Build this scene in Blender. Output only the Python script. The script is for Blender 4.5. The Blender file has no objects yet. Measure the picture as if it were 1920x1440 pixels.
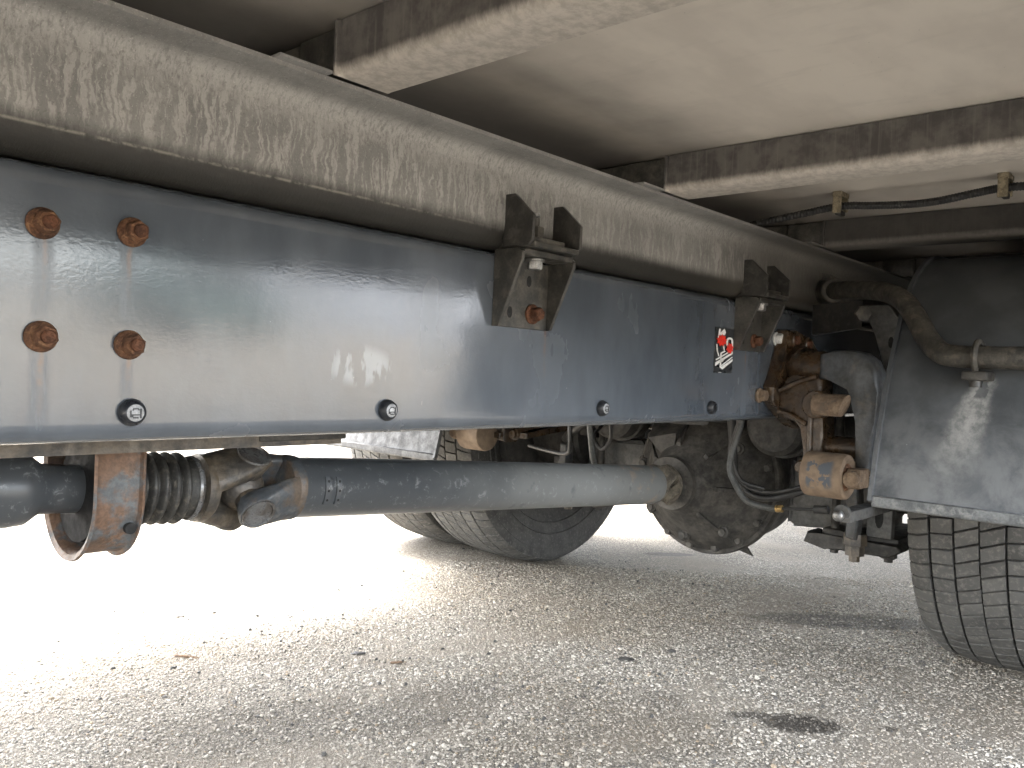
import bpy, bmesh, math, random
import numpy as np
from mathutils import Vector, Matrix
random.seed(7); rng = np.random.default_rng(7)
S = bpy.context.scene; COL = S.collection
PI = math.pi; R = math.radians
# ------------------------------------------------------------------ camera
cam = bpy.data.cameras.new('camera'); co = bpy.data.objects.new('camera', cam); COL.objects.link(co)
cam.sensor_width = 36.0; cam.lens = 1554.0/1920.0*36.0; cam.clip_start = .02; cam.clip_end = 3000
r_ = Vector((0.67186741, -0.73940921, 0.04322274)); d_ = Vector((0.01667756, -0.04323883, -0.99892555)); f_ = Vector((0.74048366, 0.67186637, -0.01671922))
m = Matrix((r_, -d_, -f_)).transposed().to_4x4(); m.translation = Vector((0, 0, .675)); co.matrix_world = m
S.camera = co
# ------------------------------------------------------------------ light
SUN_EL, SUN_AZ = 58.0, -14.0        # azimuth from +Y towards +X
w = bpy.data.worlds.new('World'); S.world = w; w.use_nodes = True
nt = w.node_tree; bg = nt.nodes['Background']; sky = nt.nodes.new('ShaderNodeTexSky')
sky.sky_type = 'NISHITA'; sky.sun_disc = False; sky.sun_elevation = R(SUN_EL); sky.sun_rotation = R(SUN_AZ)
sky.air_density = 1.0; sky.dust_density = 4.0; sky.ozone_density = 1.0
hs = nt.nodes.new('ShaderNodeHueSaturation'); hs.inputs['Saturation'].default_value = .35     # hazy white overcast
nt.links.new(sky.outputs[0], hs.inputs['Color']); nt.links.new(hs.outputs[0], bg.inputs[0]); bg.inputs[1].default_value = .15
sl = bpy.data.lights.new('sun', 'SUN'); sl.energy = 1.5; sl.angle = R(22); sl.color = (1, .97, .92)
so = bpy.data.objects.new('sun', sl); COL.objects.link(so)
sd = Vector((math.sin(R(SUN_AZ))*math.cos(R(SUN_EL)), math.cos(R(SUN_AZ))*math.cos(R(SUN_EL)), math.sin(R(SUN_EL))))
so.rotation_euler = sd.to_track_quat('Z', 'Y').to_euler(); so.location = sd*30
vs = S.view_settings; vs.view_transform = 'Standard'; vs.look = 'None'; vs.gamma = 1; vs.use_curve_mapping = False
vs.exposure = 4.45
S.render.engine = 'CYCLES'; S.cycles.max_bounces = 10; S.cycles.diffuse_bounces = 6; S.cycles.use_denoising = True
# ------------------------------------------------------------------ node materials
class N:
    def __init__(s, name):
        s.m = bpy.data.materials.new(name); s.m.use_nodes = True; s.t = s.m.node_tree
        s.b = s.t.nodes['Principled BSDF']; s.pos = s.new('ShaderNodeNewGeometry').outputs['Position']
    def new(s, k, **kw):
        n = s.t.nodes.new(k)
        for a, v in kw.items(): setattr(n, a, v)
        return n
    def put(s, sock, v):
        if hasattr(v, 'is_output'): s.t.links.new(v, sock)
        elif v is not None:
            if isinstance(v, (tuple, list)) and len(v) == 3 and sock.type == 'RGBA': v = (*v, 1)
            sock.default_value = v
    def mp(s, sc=(1, 1, 1), loc=(0, 0, 0), rot=(0, 0, 0), vec=None):
        n = s.new('ShaderNodeMapping'); s.put(n.inputs[0], vec or s.pos)
        n.inputs['Scale'].default_value = sc; n.inputs['Location'].default_value = loc; n.inputs['Rotation'].default_value = rot
        return n.outputs[0]
    def noise(s, scale, detail=4, rough=.55, dist=0, vec=None):
        n = s.new('ShaderNodeTexNoise'); s.put(n.inputs['Vector'], vec or s.pos)
        n.inputs['Scale'].default_value = scale; n.inputs['Detail'].default_value = detail
        n.inputs['Roughness'].default_value = rough; n.inputs['Distortion'].default_value = dist
        return n.outputs['Fac']
    def voro(s, scale, feature='F1', vec=None, out='Distance', rnd=1.0):
        n = s.new('ShaderNodeTexVoronoi', feature=feature); s.put(n.inputs['Vector'], vec or s.pos)
        n.inputs['Scale'].default_value = scale; n.inputs['Randomness'].default_value = rnd
        return n.outputs[out]
    def rng(s, v, a, b, c=0., d=1., smooth=True):
        n = s.new('ShaderNodeMapRange', interpolation_type='SMOOTHSTEP' if smooth else 'LINEAR'); s.put(n.inputs[0], v)
        for i, x in enumerate((a, b, c, d)): s.put(n.inputs[i+1], x)
        return n.outputs[0]
    def math(s, op, a, b=None, c=None):
        n = s.new('ShaderNodeMath', operation=op); s.put(n.inputs[0], a)
        if b is not None: s.put(n.inputs[1], b)
        if c is not None: s.put(n.inputs[2], c)
        return n.outputs[0]
    def mix(s, f, a, b, mode='MIX'):
        n = s.new('ShaderNodeMix', data_type='RGBA', blend_type=mode); s.put(n.inputs[0], f); s.put(n.inputs[6], a); s.put(n.inputs[7], b)
        return n.outputs[2]
    def xyz(s, vec=None):
        n = s.new('ShaderNodeSeparateXYZ'); s.put(n.inputs[0], vec or s.pos); return n.outputs
    def bump(s, h, strength, dist, prev=None):
        n = s.new('ShaderNodeBump'); s.put(n.inputs['Height'], h); n.inputs['Strength'].default_value = strength
        n.inputs['Distance'].default_value = dist
        if prev is not None: s.put(n.inputs['Normal'], prev)
        return n.outputs[0]
    def set(s, **kw):
        names = dict(color='Base Color', rough='Roughness', metal='Metallic', spec='Specular IOR Level', coat='Coat Weight', coat_rough='Coat Roughness', coat_ior='Coat IOR', normal='Normal', coat_normal='Coat Normal', ior='IOR')
        for k, v in kw.items(): s.put(s.b.inputs[names[k]], v)
        return s.m
def sc3(c, k): return tuple(x*k for x in c)
def worn(name, base, alt, rough=.6, scale=25, lo=.42, hi=.62, metal=0, bumps=.15, bscale=180, spec=.5, dust=None, dustamt=.0, detail=5):
    """two-tone weathered surface: base colour with patches of alt, fine grain, optional dust flecks"""
    n = N(name); f = n.rng(n.noise(scale, detail, .62), lo, hi)
    c = n.mix(f, base, alt); g = n.rng(n.noise(scale*7, 3), .3, .7, .78, 1.18)
    gm = n.new('ShaderNodeCombineXYZ'); [n.put(gm.inputs[i], g) for i in range(3)]
    c = n.mix(1.0, c, gm.outputs[0], 'MULTIPLY')
    if dust: c = n.mix(n.math('MULTIPLY', n.rng(n.noise(scale*1.7, 6, .7, .4), .5, .68), dustamt), c, dust)
    rr = n.rng(n.noise(scale*2, 4), .3, .7, max(rough-.13, .05), min(rough+.13, 1))
    return n.set(color=c, rough=rr, metal=metal, spec=spec, normal=n.bump(n.noise(bscale, 4, .6), bumps, .002))
def strip(n, x, x0, wd, soft=.004):          # 1 inside |x-x0|<wd
    return n.rng(n.math('ABSOLUTE', n.math('SUBTRACT', x, x0)), wd-soft, wd+soft, 1, 0)
# --- rail paint
def make_rail():
    n = N('frame_paint'); x, y, z = n.xyz()
    base = (.050, .060, .073)
    wob = n.math('MULTIPLY', n.math('SUBTRACT', n.noise(14, 2), .5), .012); xs = n.math('ADD', x, wob)
    mask = None
    for x0, wd, z0, z1 in ((.270, .0085, .592, .676), (.3495, .0060, .625, .672), (.3485, .0080, .700, .783), (.2695, .0088, .700, .780), (.985, .006, .59, .737), (1.66, .010, .59, .735), (1.725, .006, .59, .735), (1.55, .005, .59, .66)):
        k = n.math('MULTIPLY', strip(n, xs, x0, wd, .004), n.math('MULTIPLY', n.rng(z, z0-.004, z0+.012), n.rng(z, z1-.006, z1+.004, 1, 0)))
        k = n.math('MULTIPLY', k, n.rng(n.noise(30, 3, vec=n.mp((3, 1, .35))), .3, .6, .45, 1))
        mask = k if mask is None else n.math('MAXIMUM', mask, k)
    # pale wiped smear
    u = n.math('MULTIPLY', n.math('SUBTRACT', x, .635), 17.0); v = n.math('MULTIPLY', n.math('SUBTRACT', z, .672), 36.0)
    rr = n.math('ADD', n.math('MULTIPLY', u, u), n.math('MULTIPLY', v, v))
    sm = n.math('MULTIPLY', n.rng(rr, .2, 1.1, 1, 0), n.rng(n.noise(1, 3, .6, vec=n.mp((70, 1, 22), rot=(0, R(14), 0))), .47, .57))
    film = n.rng(n.noise(9, 5, .6, vec=n.mp((1, 1, .45))), .34, .70, .10, .42)
    dirt = n.math('MAXIMUM', n.math('MULTIPLY', mask, .45), film)
    dust_low = n.math('MULTIPLY', n.rng(z, .64, .59, 0, .30), n.rng(n.noise(26, 4), .3, .7, .5, 1))
    dirt = n.math('MAXIMUM', dirt, dust_low)
    c = n.mix(dirt, base, (.126, .142, .164)); c = n.mix(n.math('MULTIPLY', sm, .38), c, (.36, .41, .46))
    rm = None
    for x0, z0, z1 in ((.2715, .60, .675), (.3515, .635, .671), (.3495, .715, .782), (.2705, .712, .778), (1.66, .66, .738), (.9855, .64, .737), (1.735, .595, .630)):
        k = n.math('MULTIPLY', strip(n, xs, x0, .0022, .0022), n.math('MULTIPLY', n.rng(z, z0, z1), n.rng(z, z1+.002, z1+.006, 1, 0))); rm = k if rm is None else n.math('MAXIMUM', rm, k)
    c = n.mix(n.math('MULTIPLY', rm, n.rng(n.noise(70, 4), .35, .6, .1, .6)), c, (.16, .085, .045))
    speck = n.rng(n.voro(32), .035, .022, 0, 1)
    speck = n.math('MULTIPLY', speck, n.rng(n.noise(6, 2), .52, .6))
    c = n.mix(n.math('MULTIPLY', speck, .6), c, (.3, .32, .34))
    peel = n.noise(1, 2, .5, vec=n.mp((210, 210, 300))); wave = n.noise(20, 1, .4)
    nb = n.bump(wave, .06, .003, n.bump(peel, .055, .0014))
    rough = n.math('ADD', n.math('MULTIPLY', dirt, .30), n.rng(n.noise(5, 3), .35, .65, .10, .18))
    return n.set(color=c, rough=rough, spec=.55, coat=n.math('SUBTRACT', 1., n.math('MULTIPLY', mask, .75)), coat_rough=n.math('ADD', n.math('MULTIPLY', dirt, .16), n.rng(n.noise(7, 3), .3, .7, .05, .10)), coat_ior=1.5, normal=nb, coat_normal=nb)
M = {}
M['rail'] = make_rail()
# --- dusty subframe with run marks
def make_sub():
    n = N('dusty_steel'); x, y, z = n.xyz()
    wx = n.math('ADD', x, n.math('MULTIPLY', n.math('SUBTRACT', n.noise(34, 3, .6), .5), .022))
    cv = n.new('ShaderNodeCombineXYZ'); n.put(cv.inputs[0], wx); n.put(cv.inputs[1], y); n.put(cv.inputs[2], z)
    run = n.noise(1, 4, .6, .5, vec=n.mp((105, 10, 12), vec=cv.outputs[0])); run2 = n.noise(1, 4, .65, .4, vec=n.mp((250, 10, 32), vec=cv.outputs[0]))
    fine = n.noise(1, 4, .7, .3, vec=n.mp((260, 60, 110)))
    var = n.rng(n.noise(4.5, 3), .35, .65, .45, 1); top = n.rng(n.math('ADD', z, n.math('MULTIPLY', n.noise(50, 4), .02)), .935, .975)
    web = n.math('MULTIPLY', n.rng(z, .866, .892), n.rng(z, .968, .978, 1, .2))
    mk = n.math('ADD', n.math('MULTIPLY', run, .5), n.math('ADD', n.math('MULTIPLY', run2, .3), n.math('MULTIPLY', fine, .2)))
    mk = n.math('MULTIPLY', n.math('MAXIMUM', n.math('MULTIPLY', n.rng(mk, .475, .565), var), n.math('MULTIPLY', top, n.rng(fine, .3, .6))), web)
    c = n.mix(n.rng(n.noise(13, 6, .65), .35, .65), (.165, .161, .153), (.215, .210, .199))
    c = n.mix(n.math('MULTIPLY', mk, .68), c, (.40, .385, .360))
    grit = n.rng(n.noise(520, 3, .75), .60, .67)
    c = n.mix(n.math('MULTIPLY', grit, n.rng(z, .86, .9, .10, .65)), c, (.46, .44, .40))
    c = n.mix(n.math('MULTIPLY', n.rng(n.noise(300, 4, .7), .56, .66), .35), c, (.085, .08, .07))
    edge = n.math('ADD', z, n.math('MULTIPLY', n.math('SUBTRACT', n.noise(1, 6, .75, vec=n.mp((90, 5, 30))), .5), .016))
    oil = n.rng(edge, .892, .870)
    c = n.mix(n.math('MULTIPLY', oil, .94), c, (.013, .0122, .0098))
    crust = n.math('MULTIPLY', strip(n, z, .8755, .0012, .0012), n.math('MULTIPLY', n.rng(x, 1.0, .5), n.rng(n.noise(60, 5, .7), .40, .56)))
    c = n.mix(n.math('MULTIPLY', crust, .6), c, (.27, .255, .215))
    # soot and grime towards the rear end of the frame
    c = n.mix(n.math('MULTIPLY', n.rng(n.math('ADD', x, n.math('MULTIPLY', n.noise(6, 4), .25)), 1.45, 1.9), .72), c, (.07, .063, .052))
    return n.set(color=c, rough=n.rng(oil, 0, 1, .72, .5), spec=.3, normal=n.bump(fine, .25, .002, n.bump(n.noise(500, 3, .7), .25, .0012)))
M['sub'] = make_sub()
def make_cross():
    n = N('galvanised_dusty'); x, y, z = n.xyz()
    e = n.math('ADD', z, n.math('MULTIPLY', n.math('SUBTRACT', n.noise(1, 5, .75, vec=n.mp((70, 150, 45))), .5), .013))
    low = n.rng(e, 1.002, .988)  # shaded sides and bounce-lit undersides are painted into the colour
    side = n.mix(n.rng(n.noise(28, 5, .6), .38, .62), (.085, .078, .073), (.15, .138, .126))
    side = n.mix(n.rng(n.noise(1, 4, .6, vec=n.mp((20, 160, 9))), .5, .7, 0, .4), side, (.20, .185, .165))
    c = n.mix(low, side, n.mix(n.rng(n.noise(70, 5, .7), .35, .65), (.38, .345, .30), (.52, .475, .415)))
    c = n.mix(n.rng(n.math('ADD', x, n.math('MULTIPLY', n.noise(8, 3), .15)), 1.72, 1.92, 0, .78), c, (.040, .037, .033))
    return n.set(color=c, rough=.7, spec=.3, normal=n.bump(n.noise(260, 4, .7), .25, .002))
M['cross'] = make_cross()
def make_floor():
    n = N('floor_board_paint'); x, y, z = n.xyz()
    c = n.mix(n.rng(n.noise(5, 4, .55, vec=n.mp((1, 2.2, 1))), .35, .65), (.55, .50, .435), (.63, .575, .50))
    c = n.mix(n.rng(n.noise(26, 5, .65, vec=n.mp((1, .3, 1))), .52, .72, 0, .30), c, (.44, .40, .35))
    c = n.mix(n.rng(n.voro(60), .05, .03, 0, .5), c, (.12, .11, .10))
    # grime band above the frame, deepened by shade painted in between the rails
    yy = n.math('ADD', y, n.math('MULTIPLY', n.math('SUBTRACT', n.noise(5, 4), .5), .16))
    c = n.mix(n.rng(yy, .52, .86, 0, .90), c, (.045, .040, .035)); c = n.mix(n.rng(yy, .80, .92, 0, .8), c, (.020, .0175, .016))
    return n.set(color=c, rough=.62, spec=.35, normal=n.bump(n.noise(180, 3, .6), .08, .002))
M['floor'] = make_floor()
M['rave'] = worn('dusty_side_rave', (.16, .155, .145), (.10, .095, .09), .7, 12)
M['side'] = worn('body_side_white', (.62, .62, .6), (.5, .5, .48), .4, 4)
M['black'] = worn('black_bracket_paint', (.018, .017, .015), (.040, .037, .032), .5, 30, bumps=.2, dust=(.13, .12, .105), dustamt=.32)
M['black2'] = worn('dark_bracket_paint', (.028, .027, .024), (.060, .056, .048), .42, 34, bumps=.15, dust=(.14, .125, .1), dustamt=.35)
M['edge'] = worn('bare_edge', (.12, .115, .10), (.06, .058, .05), .5, 60)
M['rust'] = worn('orange_rust', (.135, .066, .036), (.062, .032, .021), .82, 70, .38, .66, bumps=.7, bscale=420, dust=(.30, .17, .09), dustamt=.65, spec=.25)
M['rust_dark'] = worn('brown_rust', (.10, .042, .022), (.055, .026, .016), .8, 60, bumps=.6, bscale=420, dust=(.17, .08, .045), dustamt=.6, spec=.25)
M['cast'] = worn('rusty_wet_casting', (.055, .033, .017), (.024, .017, .012), .32, 24, bumps=.6, bscale=110, dust=(.105, .072, .044), dustamt=.55)
M['strap'] = worn('rusty_painted_strap', (.135, .078, .048), (.090, .098, .102), .62, 24, .48, .62, bumps=.5, bscale=260, dust=(.05, .035, .025), dustamt=.6)
M['tan'] = worn('tan_rust_film', (.19, .137, .092), (.125, .088, .06), .8, 30, bumps=.4, bscale=300, dust=(.05, .045, .04), dustamt=.5, spec=.25)
def make_bush():
    n = N('bush_tan_and_paint'); x, y, z = n.xyz()
    c = n.mix(n.rng(n.noise(40, 4), .35, .65), (.205, .148, .100), (.135, .098, .068))
    patch = n.math('MULTIPLY', n.rng(n.noise(34, 5, .65), .47, .52), n.math('MULTIPLY', n.rng(z, .452, .47), n.rng(z, .512, .522, 1, 0)))
    patch = n.math('MULTIPLY', patch, n.math('MULTIPLY', n.rng(y, .640, .65), n.rng(y, .695, .70, 1, 0)))
    c = n.mix(patch, c, (.07, .078, .088))
    return n.set(color=c, rough=.75, spec=.3, normal=n.bump(n.noise(300, 4, .6), .35, .002))
M['bush'] = make_bush()
M['arm'] = worn('grey_casting_paint', (.062, .067, .072), (.045, .046, .046), .5, 18, bumps=.35, bscale=120, dust=(.14, .12, .095), dustamt=.4)
M['shaft'] = None
def make_shaft():
    n = N('drive_shaft_paint'); x, y, z = n.xyz()
    grey = n.rng(n.math('ADD', x, n.math('MULTIPLY', n.math('SUBTRACT', n.noise(7, 4), .5), .5)), .95, 1.5)
    c = n.mix(grey, (.050, .054, .058), (.150, .153, .148))
    sp = n.rng(n.noise(55, 6, .75, .5), .56, .66); c = n.mix(n.math('MULTIPLY', sp, .5), c, (.26, .265, .265))
    blot = n.rng(n.noise(16, 4, .6), .62, .7); c = n.mix(n.math('MULTIPLY', blot, .55), c, (.05, .055, .06))
    rust = n.math('MULTIPLY', n.rng(x, 1.6, 1.75), n.rng(n.noise(22, 5, .6), .52, .62)); c = n.mix(n.math('MULTIPLY', rust, .5), c, (.27, .20, .14))
    return n.set(color=c, rough=n.rng(grey, 0, 1, .30, .58), spec=.5, normal=n.bump(n.noise(120, 4, .65), .12, .002))
M['shaft'] = make_shaft()
M['joint_paint'] = worn('scuffed_joint_paint', (.050, .055, .060), (.085, .062, .044), .5, 26, .46, .6, bumps=.4, bscale=150, dust=(.17, .16, .14), dustamt=.45)
M['joint'] = worn('greasy_joint_iron', (.082, .064, .044), (.034, .030, .026), .48, 24, bumps=.5, bscale=150, dust=(.15, .13, .10), dustamt=.5)
M['joint_dusty'] = worn('dusty_joint_iron', (.155, .132, .098), (.075, .064, .05), .75, 26, bumps=.8, bscale=90, dust=(.24, .215, .17), dustamt=.6)
M['cap'] = worn('bearing_cap_steel', (.15, .15, .15), (.085, .075, .065), .35, 60, metal=.4)
M['bellow'] = worn('bellows_rubber', (.030, .028, .024), (.018, .017, .015), .6, 40, dust=(.16, .14, .11), dustamt=.55)
M['rubber'] = worn('black_rubber', (.010, .010, .011), (.016, .016, .016), .85, 40, spec=.12)
M['plug'] = worn('plug_rubber', (.010, .012, .016), (.016, .018, .021), .38, 60, bumps=.08)
M['silver'] = worn('emblem_silver', (.33, .335, .34), (.24, .245, .25), .42, 90, metal=.2, bumps=.05)
M['axle'] = worn('dusty_axle_casting', (.052, .047, .040), (.026, .024, .021), .78, 17, bumps=.5, bscale=110, dust=(.11, .10, .082), dustamt=.45)
M['axle_dark'] = worn('dark_axle_iron', (.040, .037, .033), (.022, .021, .019), .68, 20, bumps=.4, dust=(.09, .08, .065), dustamt=.4)
M['plate'] = worn('grey_axle_plate', (.10, .10, .097), (.07, .069, .066), .62, 16, dust=(.15, .14, .12), dustamt=.4)
M['dark'] = worn('dark_underbody', (.014, .0135, .0125), (.024, .022, .019), .7, 12, dust=(.05, .045, .038), dustamt=.4)
M['hose_grey'] = worn('grey_hose', (.052, .053, .050), (.035, .036, .033), .55, 50)
M['hose'] = worn('black_hose', (.013, .013, .013), (.026, .025, .023), .5, 60)
M['brass'] = worn('brass', (.45, .30, .12), (.35, .24, .10), .35, 60, metal=.8)
M['white'] = worn('white_bolt_paint', (.72, .72, .70), (.6, .6, .58), .45, 60, dust=(.4, .37, .32), dustamt=.3)
M['zinc'] = worn('zinc_bolt', (.33, .33, .32), (.2, .19, .18), .4, 60, metal=.7)
M['clip'] = worn('yellowed_zinc', (.34, .29, .20), (.18, .15, .10), .5, 60, metal=.4)
M['label_black'] = worn('label_black', (.020, .023, .026), (.028, .03, .032), .35, 40, bumps=.02)
M['label_white'] = worn('label_white', (.78, .78, .76), (.7, .7, .68), .4, 60, bumps=.02)
M['label_red'] = worn('label_red', (.70, .035, .02), (.6, .03, .02), .4, 60, bumps=.02)
M['pipe'] = worn('dirty_pipe', (.050, .045, .036), (.028, .026, .022), .6, 26, bumps=.5, dust=(.15, .125, .095), dustamt=.45)
def make_guard():
    n = N('mudguard_plastic'); x, y, z = n.xyz()
    c = n.mix(n.rng(n.noise(9, 5), .38, .62), (.040, .044, .047), (.064, .069, .073))
    # dusty splash film up from the lower edge
    film = n.math('MULTIPLY', n.rng(z, .72, .50), n.rng(n.noise(15, 6, .68, .3), .36, .66, .1, 1)); c = n.mix(n.math('MULTIPLY', film, .6), c, (.165, .168, .168))
    # pale run below the pipe clip
    zc = n.math('SUBTRACT', .700, z)
    yc = n.math('ADD', .378, n.math('MULTIPLY', zc, .20)); wd = n.math('ADD', .016, n.math('MULTIPLY', zc, .12))
    dd = n.math('DIVIDE', n.math('ABSOLUTE', n.math('SUBTRACT', y, yc)), wd)
    dd = n.math('ADD', dd, n.math('MULTIPLY', n.math('SUBTRACT', n.noise(38, 6, .7), .5), 1.3))
    run = n.math('MULTIPLY', n.rng(dd, .45, 1.45, 1, 0), n.math('MULTIPLY', n.rng(zc, -.002, .006), n.rng(zc, .06, .22, 1, .05)))
    hole = n.math('MULTIPLY', n.rng(n.math('ADD', n.math('MULTIPLY', dd, 1), n.noise(60, 3)), .95, 1.1, 1, 0), n.math('MULTIPLY', n.rng(zc, .007, .012), n.rng(zc, .036, .042, 1, 0)))
    run = n.math('MULTIPLY', run, n.math('SUBTRACT', 1., n.math('MULTIPLY', hole, .75)))
    c = n.mix(n.math('MULTIPLY', run, n.rng(n.noise(60, 6, .72), .3, .65, .2, .72)), c, (.34, .335, .315))
    fl = n.rng(n.voro(42), .05, .03, 0, .6); c = n.mix(n.math('MULTIPLY', fl, n.rng(n.noise(8, 2), .5, .6)), c, (.3, .3, .29))
    return n.set(color=c, rough=.55, spec=.35, normal=n.bump(n.noise(150, 4), .12, .002))
M['guard'] = make_guard()
M['guard_lip'] = worn('mudguard_lip', (.12, .125, .125), (.075, .08, .08), .6, 30, dust=(.3, .29, .27), dustamt=.4)
M['guard_far'] = worn('pale_mudguard', (.085, .085, .084), (.06, .06, .06), .7, 22, dust=(.13, .13, .125), dustamt=.4)
def make_tyre():
    n = N('tyre_rubber'); x, y, z = n.xyz()
    c = n.mix(n.rng(n.noise(18, 5), .38, .62), (.036, .035, .033), (.056, .054, .050))
    c = n.mix(n.rng(n.noise(120, 5, .7), .5, .68, 0, .5), c, (.13, .125, .112))
    return n.set(color=c, rough=.78, spec=.3, normal=n.bump(n.noise(220, 5, .7), .35, .002))
M['tyre'] = make_tyre()
def make_tread():
    n = N('tread_rubber'); isl = n.new('ShaderNodeNewGeometry').outputs['Random Per Island']
    c = n.mix(isl, (.054, .053, .050), (.080, .078, .073))
    c = n.mix(n.rng(n.noise(90, 5, .7), .48, .68, 0, .6), c, (.165, .155, .137)); c = n.mix(n.rng(n.noise(11, 4), .45, .65, 0, .22), c, (.13, .125, .115))
    return n.set(color=c, rough=.82, spec=.3, normal=n.bump(n.noise(260, 5, .7), .35, .002))
M['tread'] = make_tread()
M['groove'] = worn('tread_groove_rubber', (.009, .009, .009), (.014, .014, .013), .85, 60)
# --- ground
def ground_nodes(n):
    """returns (tint multiplier colour, oil and painted shade factor) shared by the asphalt and its stones"""
    x, y, z = n.xyz()
    patch = n.rng(n.noise(1.7, 5, .55), .38, .66)
    tint = n.mix(patch, (1, .98, .94), (.74, .705, .65))
    tint = n.mix(n.rng(n.noise(.9, 4, .5, vec=n.mp(loc=(7.3, 2.2, 0))), .50, .68, 0, .5), tint, (.86, .79, .68))
    oil = None  # holds oil spots and the painted shade patch together
    for cx, cy, rx, ry, ang, amt in ((1.610, .650, .078, .046, -47, .95), (1.575, .735, .055, .017, -47, .75), (1.72, .52, .02, .010, -40, .7), (2.40, .86, .26, .075, -47, .62), (2.36, .845, .035, .012, -42, .95), (2.75, 1.65, .10, .03, -42, .75), (1.13, 1.20, .18, .10, 0, .30), (.86, 1.33, .22, .10, -30, .24), (1.50, .90, .05, .05, 0, .32)):  # oil spots and dark patches; wide one beside near tyre is painted shade
        dx = n.math('SUBTRACT', x, cx); dy = n.math('SUBTRACT', y, cy); ca, sa = math.cos(R(ang)), math.sin(R(ang))
        u = n.math('DIVIDE', n.math('ADD', n.math('MULTIPLY', dx, ca), n.math('MULTIPLY', dy, sa)), rx)
        v = n.math('DIVIDE', n.math('SUBTRACT', n.math('MULTIPLY', dy, ca), n.math('MULTIPLY', dx, sa)), ry)
        d = n.math('SQRT', n.math('ADD', n.math('MULTIPLY', u, u), n.math('MULTIPLY', v, v)))
        d = n.math('ADD', d, n.math('MULTIPLY', n.math('SUBTRACT', n.noise(45, 5, .7), .5), 1.1))
        k = n.rng(d, .75, 1.25, amt, 0); oil = k if oil is None else n.math('MAXIMUM', oil, k)
    dust = n.math('MULTIPLY', n.rng(n.noise(3.1, 6, .62, .3, vec=n.mp(loc=(3, 1, 0))), .46, .66), .72)
    return tint, oil, dust
def make_ground():
    n = N('asphalt'); tint, oil, dust = ground_nodes(n)  # oil includes the painted shade beside the near tyre
    vec = n.mp((1, 1, 0))
    w1 = n.new('ShaderNodeVectorMath', operation='ADD'); n.put(w1.inputs[0], vec)
    nn = n.new('ShaderNodeTexNoise'); n.put(nn.inputs['Vector'], vec); nn.inputs['Scale'].default_value = 130
    w2 = n.new('ShaderNodeVectorMath', operation='SCALE'); n.put(w2.inputs[0], nn.outputs['Color']); w2.inputs['Scale'].default_value = .006
    n.put(w1.inputs[1], w2.outputs[0]); vv = w1.outputs[0]
    edge = n.voro(195, 'DISTANCE_TO_EDGE', vv); cell = n.xyz(n.voro(195, 'F1', vv, 'Color'))
    small = n.voro(520, 'F1', vv); scell = n.xyz(n.voro(520, 'F1', vv, 'Color'))
    isst = n.math('MULTIPLY', n.rng(edge, .05, .14), n.rng(cell[0], .30, .42))
    matrix = n.mix(n.rng(scell[1], .2, .9), (.115, .105, .090), (.30, .275, .238))
    stone = n.mix(cell[1], (.27, .247, .21), (.56, .525, .465)); stone = n.mix(n.rng(cell[2], .82, .95), stone, (.11, .105, .10))
    c = n.mix(isst, matrix, stone)
    c = n.mix(dust, c, (.275, .245, .205))
    c = n.mix(1.0, c, tint, 'MULTIPLY'); c = n.mix(oil, c, (.040, .033, .025))
    h = n.math('ADD', n.math('MULTIPLY', isst, .75), n.math('MULTIPLY', small, .5))
    return n.set(color=c, rough=n.rng(oil, 0, 1, .85, .75), spec=.2, normal=n.bump(h, .9, .005))
M['ground'] = make_ground()
def make_stone():
    n = N('aggregate_stone'); tint, oil, dust = ground_nodes(n); isl = n.new('ShaderNodeNewGeometry').outputs['Random Per Island']  # oil includes the painted shade beside the near tyre
    r2 = n.math('FRACT', n.math('MULTIPLY', isl, 17.31))
    c = n.mix(isl, (.25, .228, .195), (.64, .605, .54)); c = n.mix(n.rng(r2, .86, .93), c, (.10, .095, .09)); c = n.mix(n.rng(r2, .08, .05), c, (.34, .27, .19))
    c = n.mix(n.rng(n.noise(300, 4), .35, .7, 0, .35), c, (.2, .19, .17))
    c = n.mix(n.math('MULTIPLY', dust, .85), c, (.29, .26, .22))
    c = n.mix(1.0, c, tint, 'MULTIPLY'); c = n.mix(n.math('MULTIPLY', oil, n.rng(r2, .2, .8, .97, .55)), c, (.036, .03, .023))
    return n.set(color=c, rough=.75, spec=.35)
M['stone'] = make_stone()
M['tar'] = worn('tar_lump', (.035, .032, .028), (.06, .055, .048), .7, 80, bumps=.5)
M['leaf'] = worn('dry_brown_leaf', (.14, .085, .045), (.08, .05, .03), .8, 80)
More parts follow.
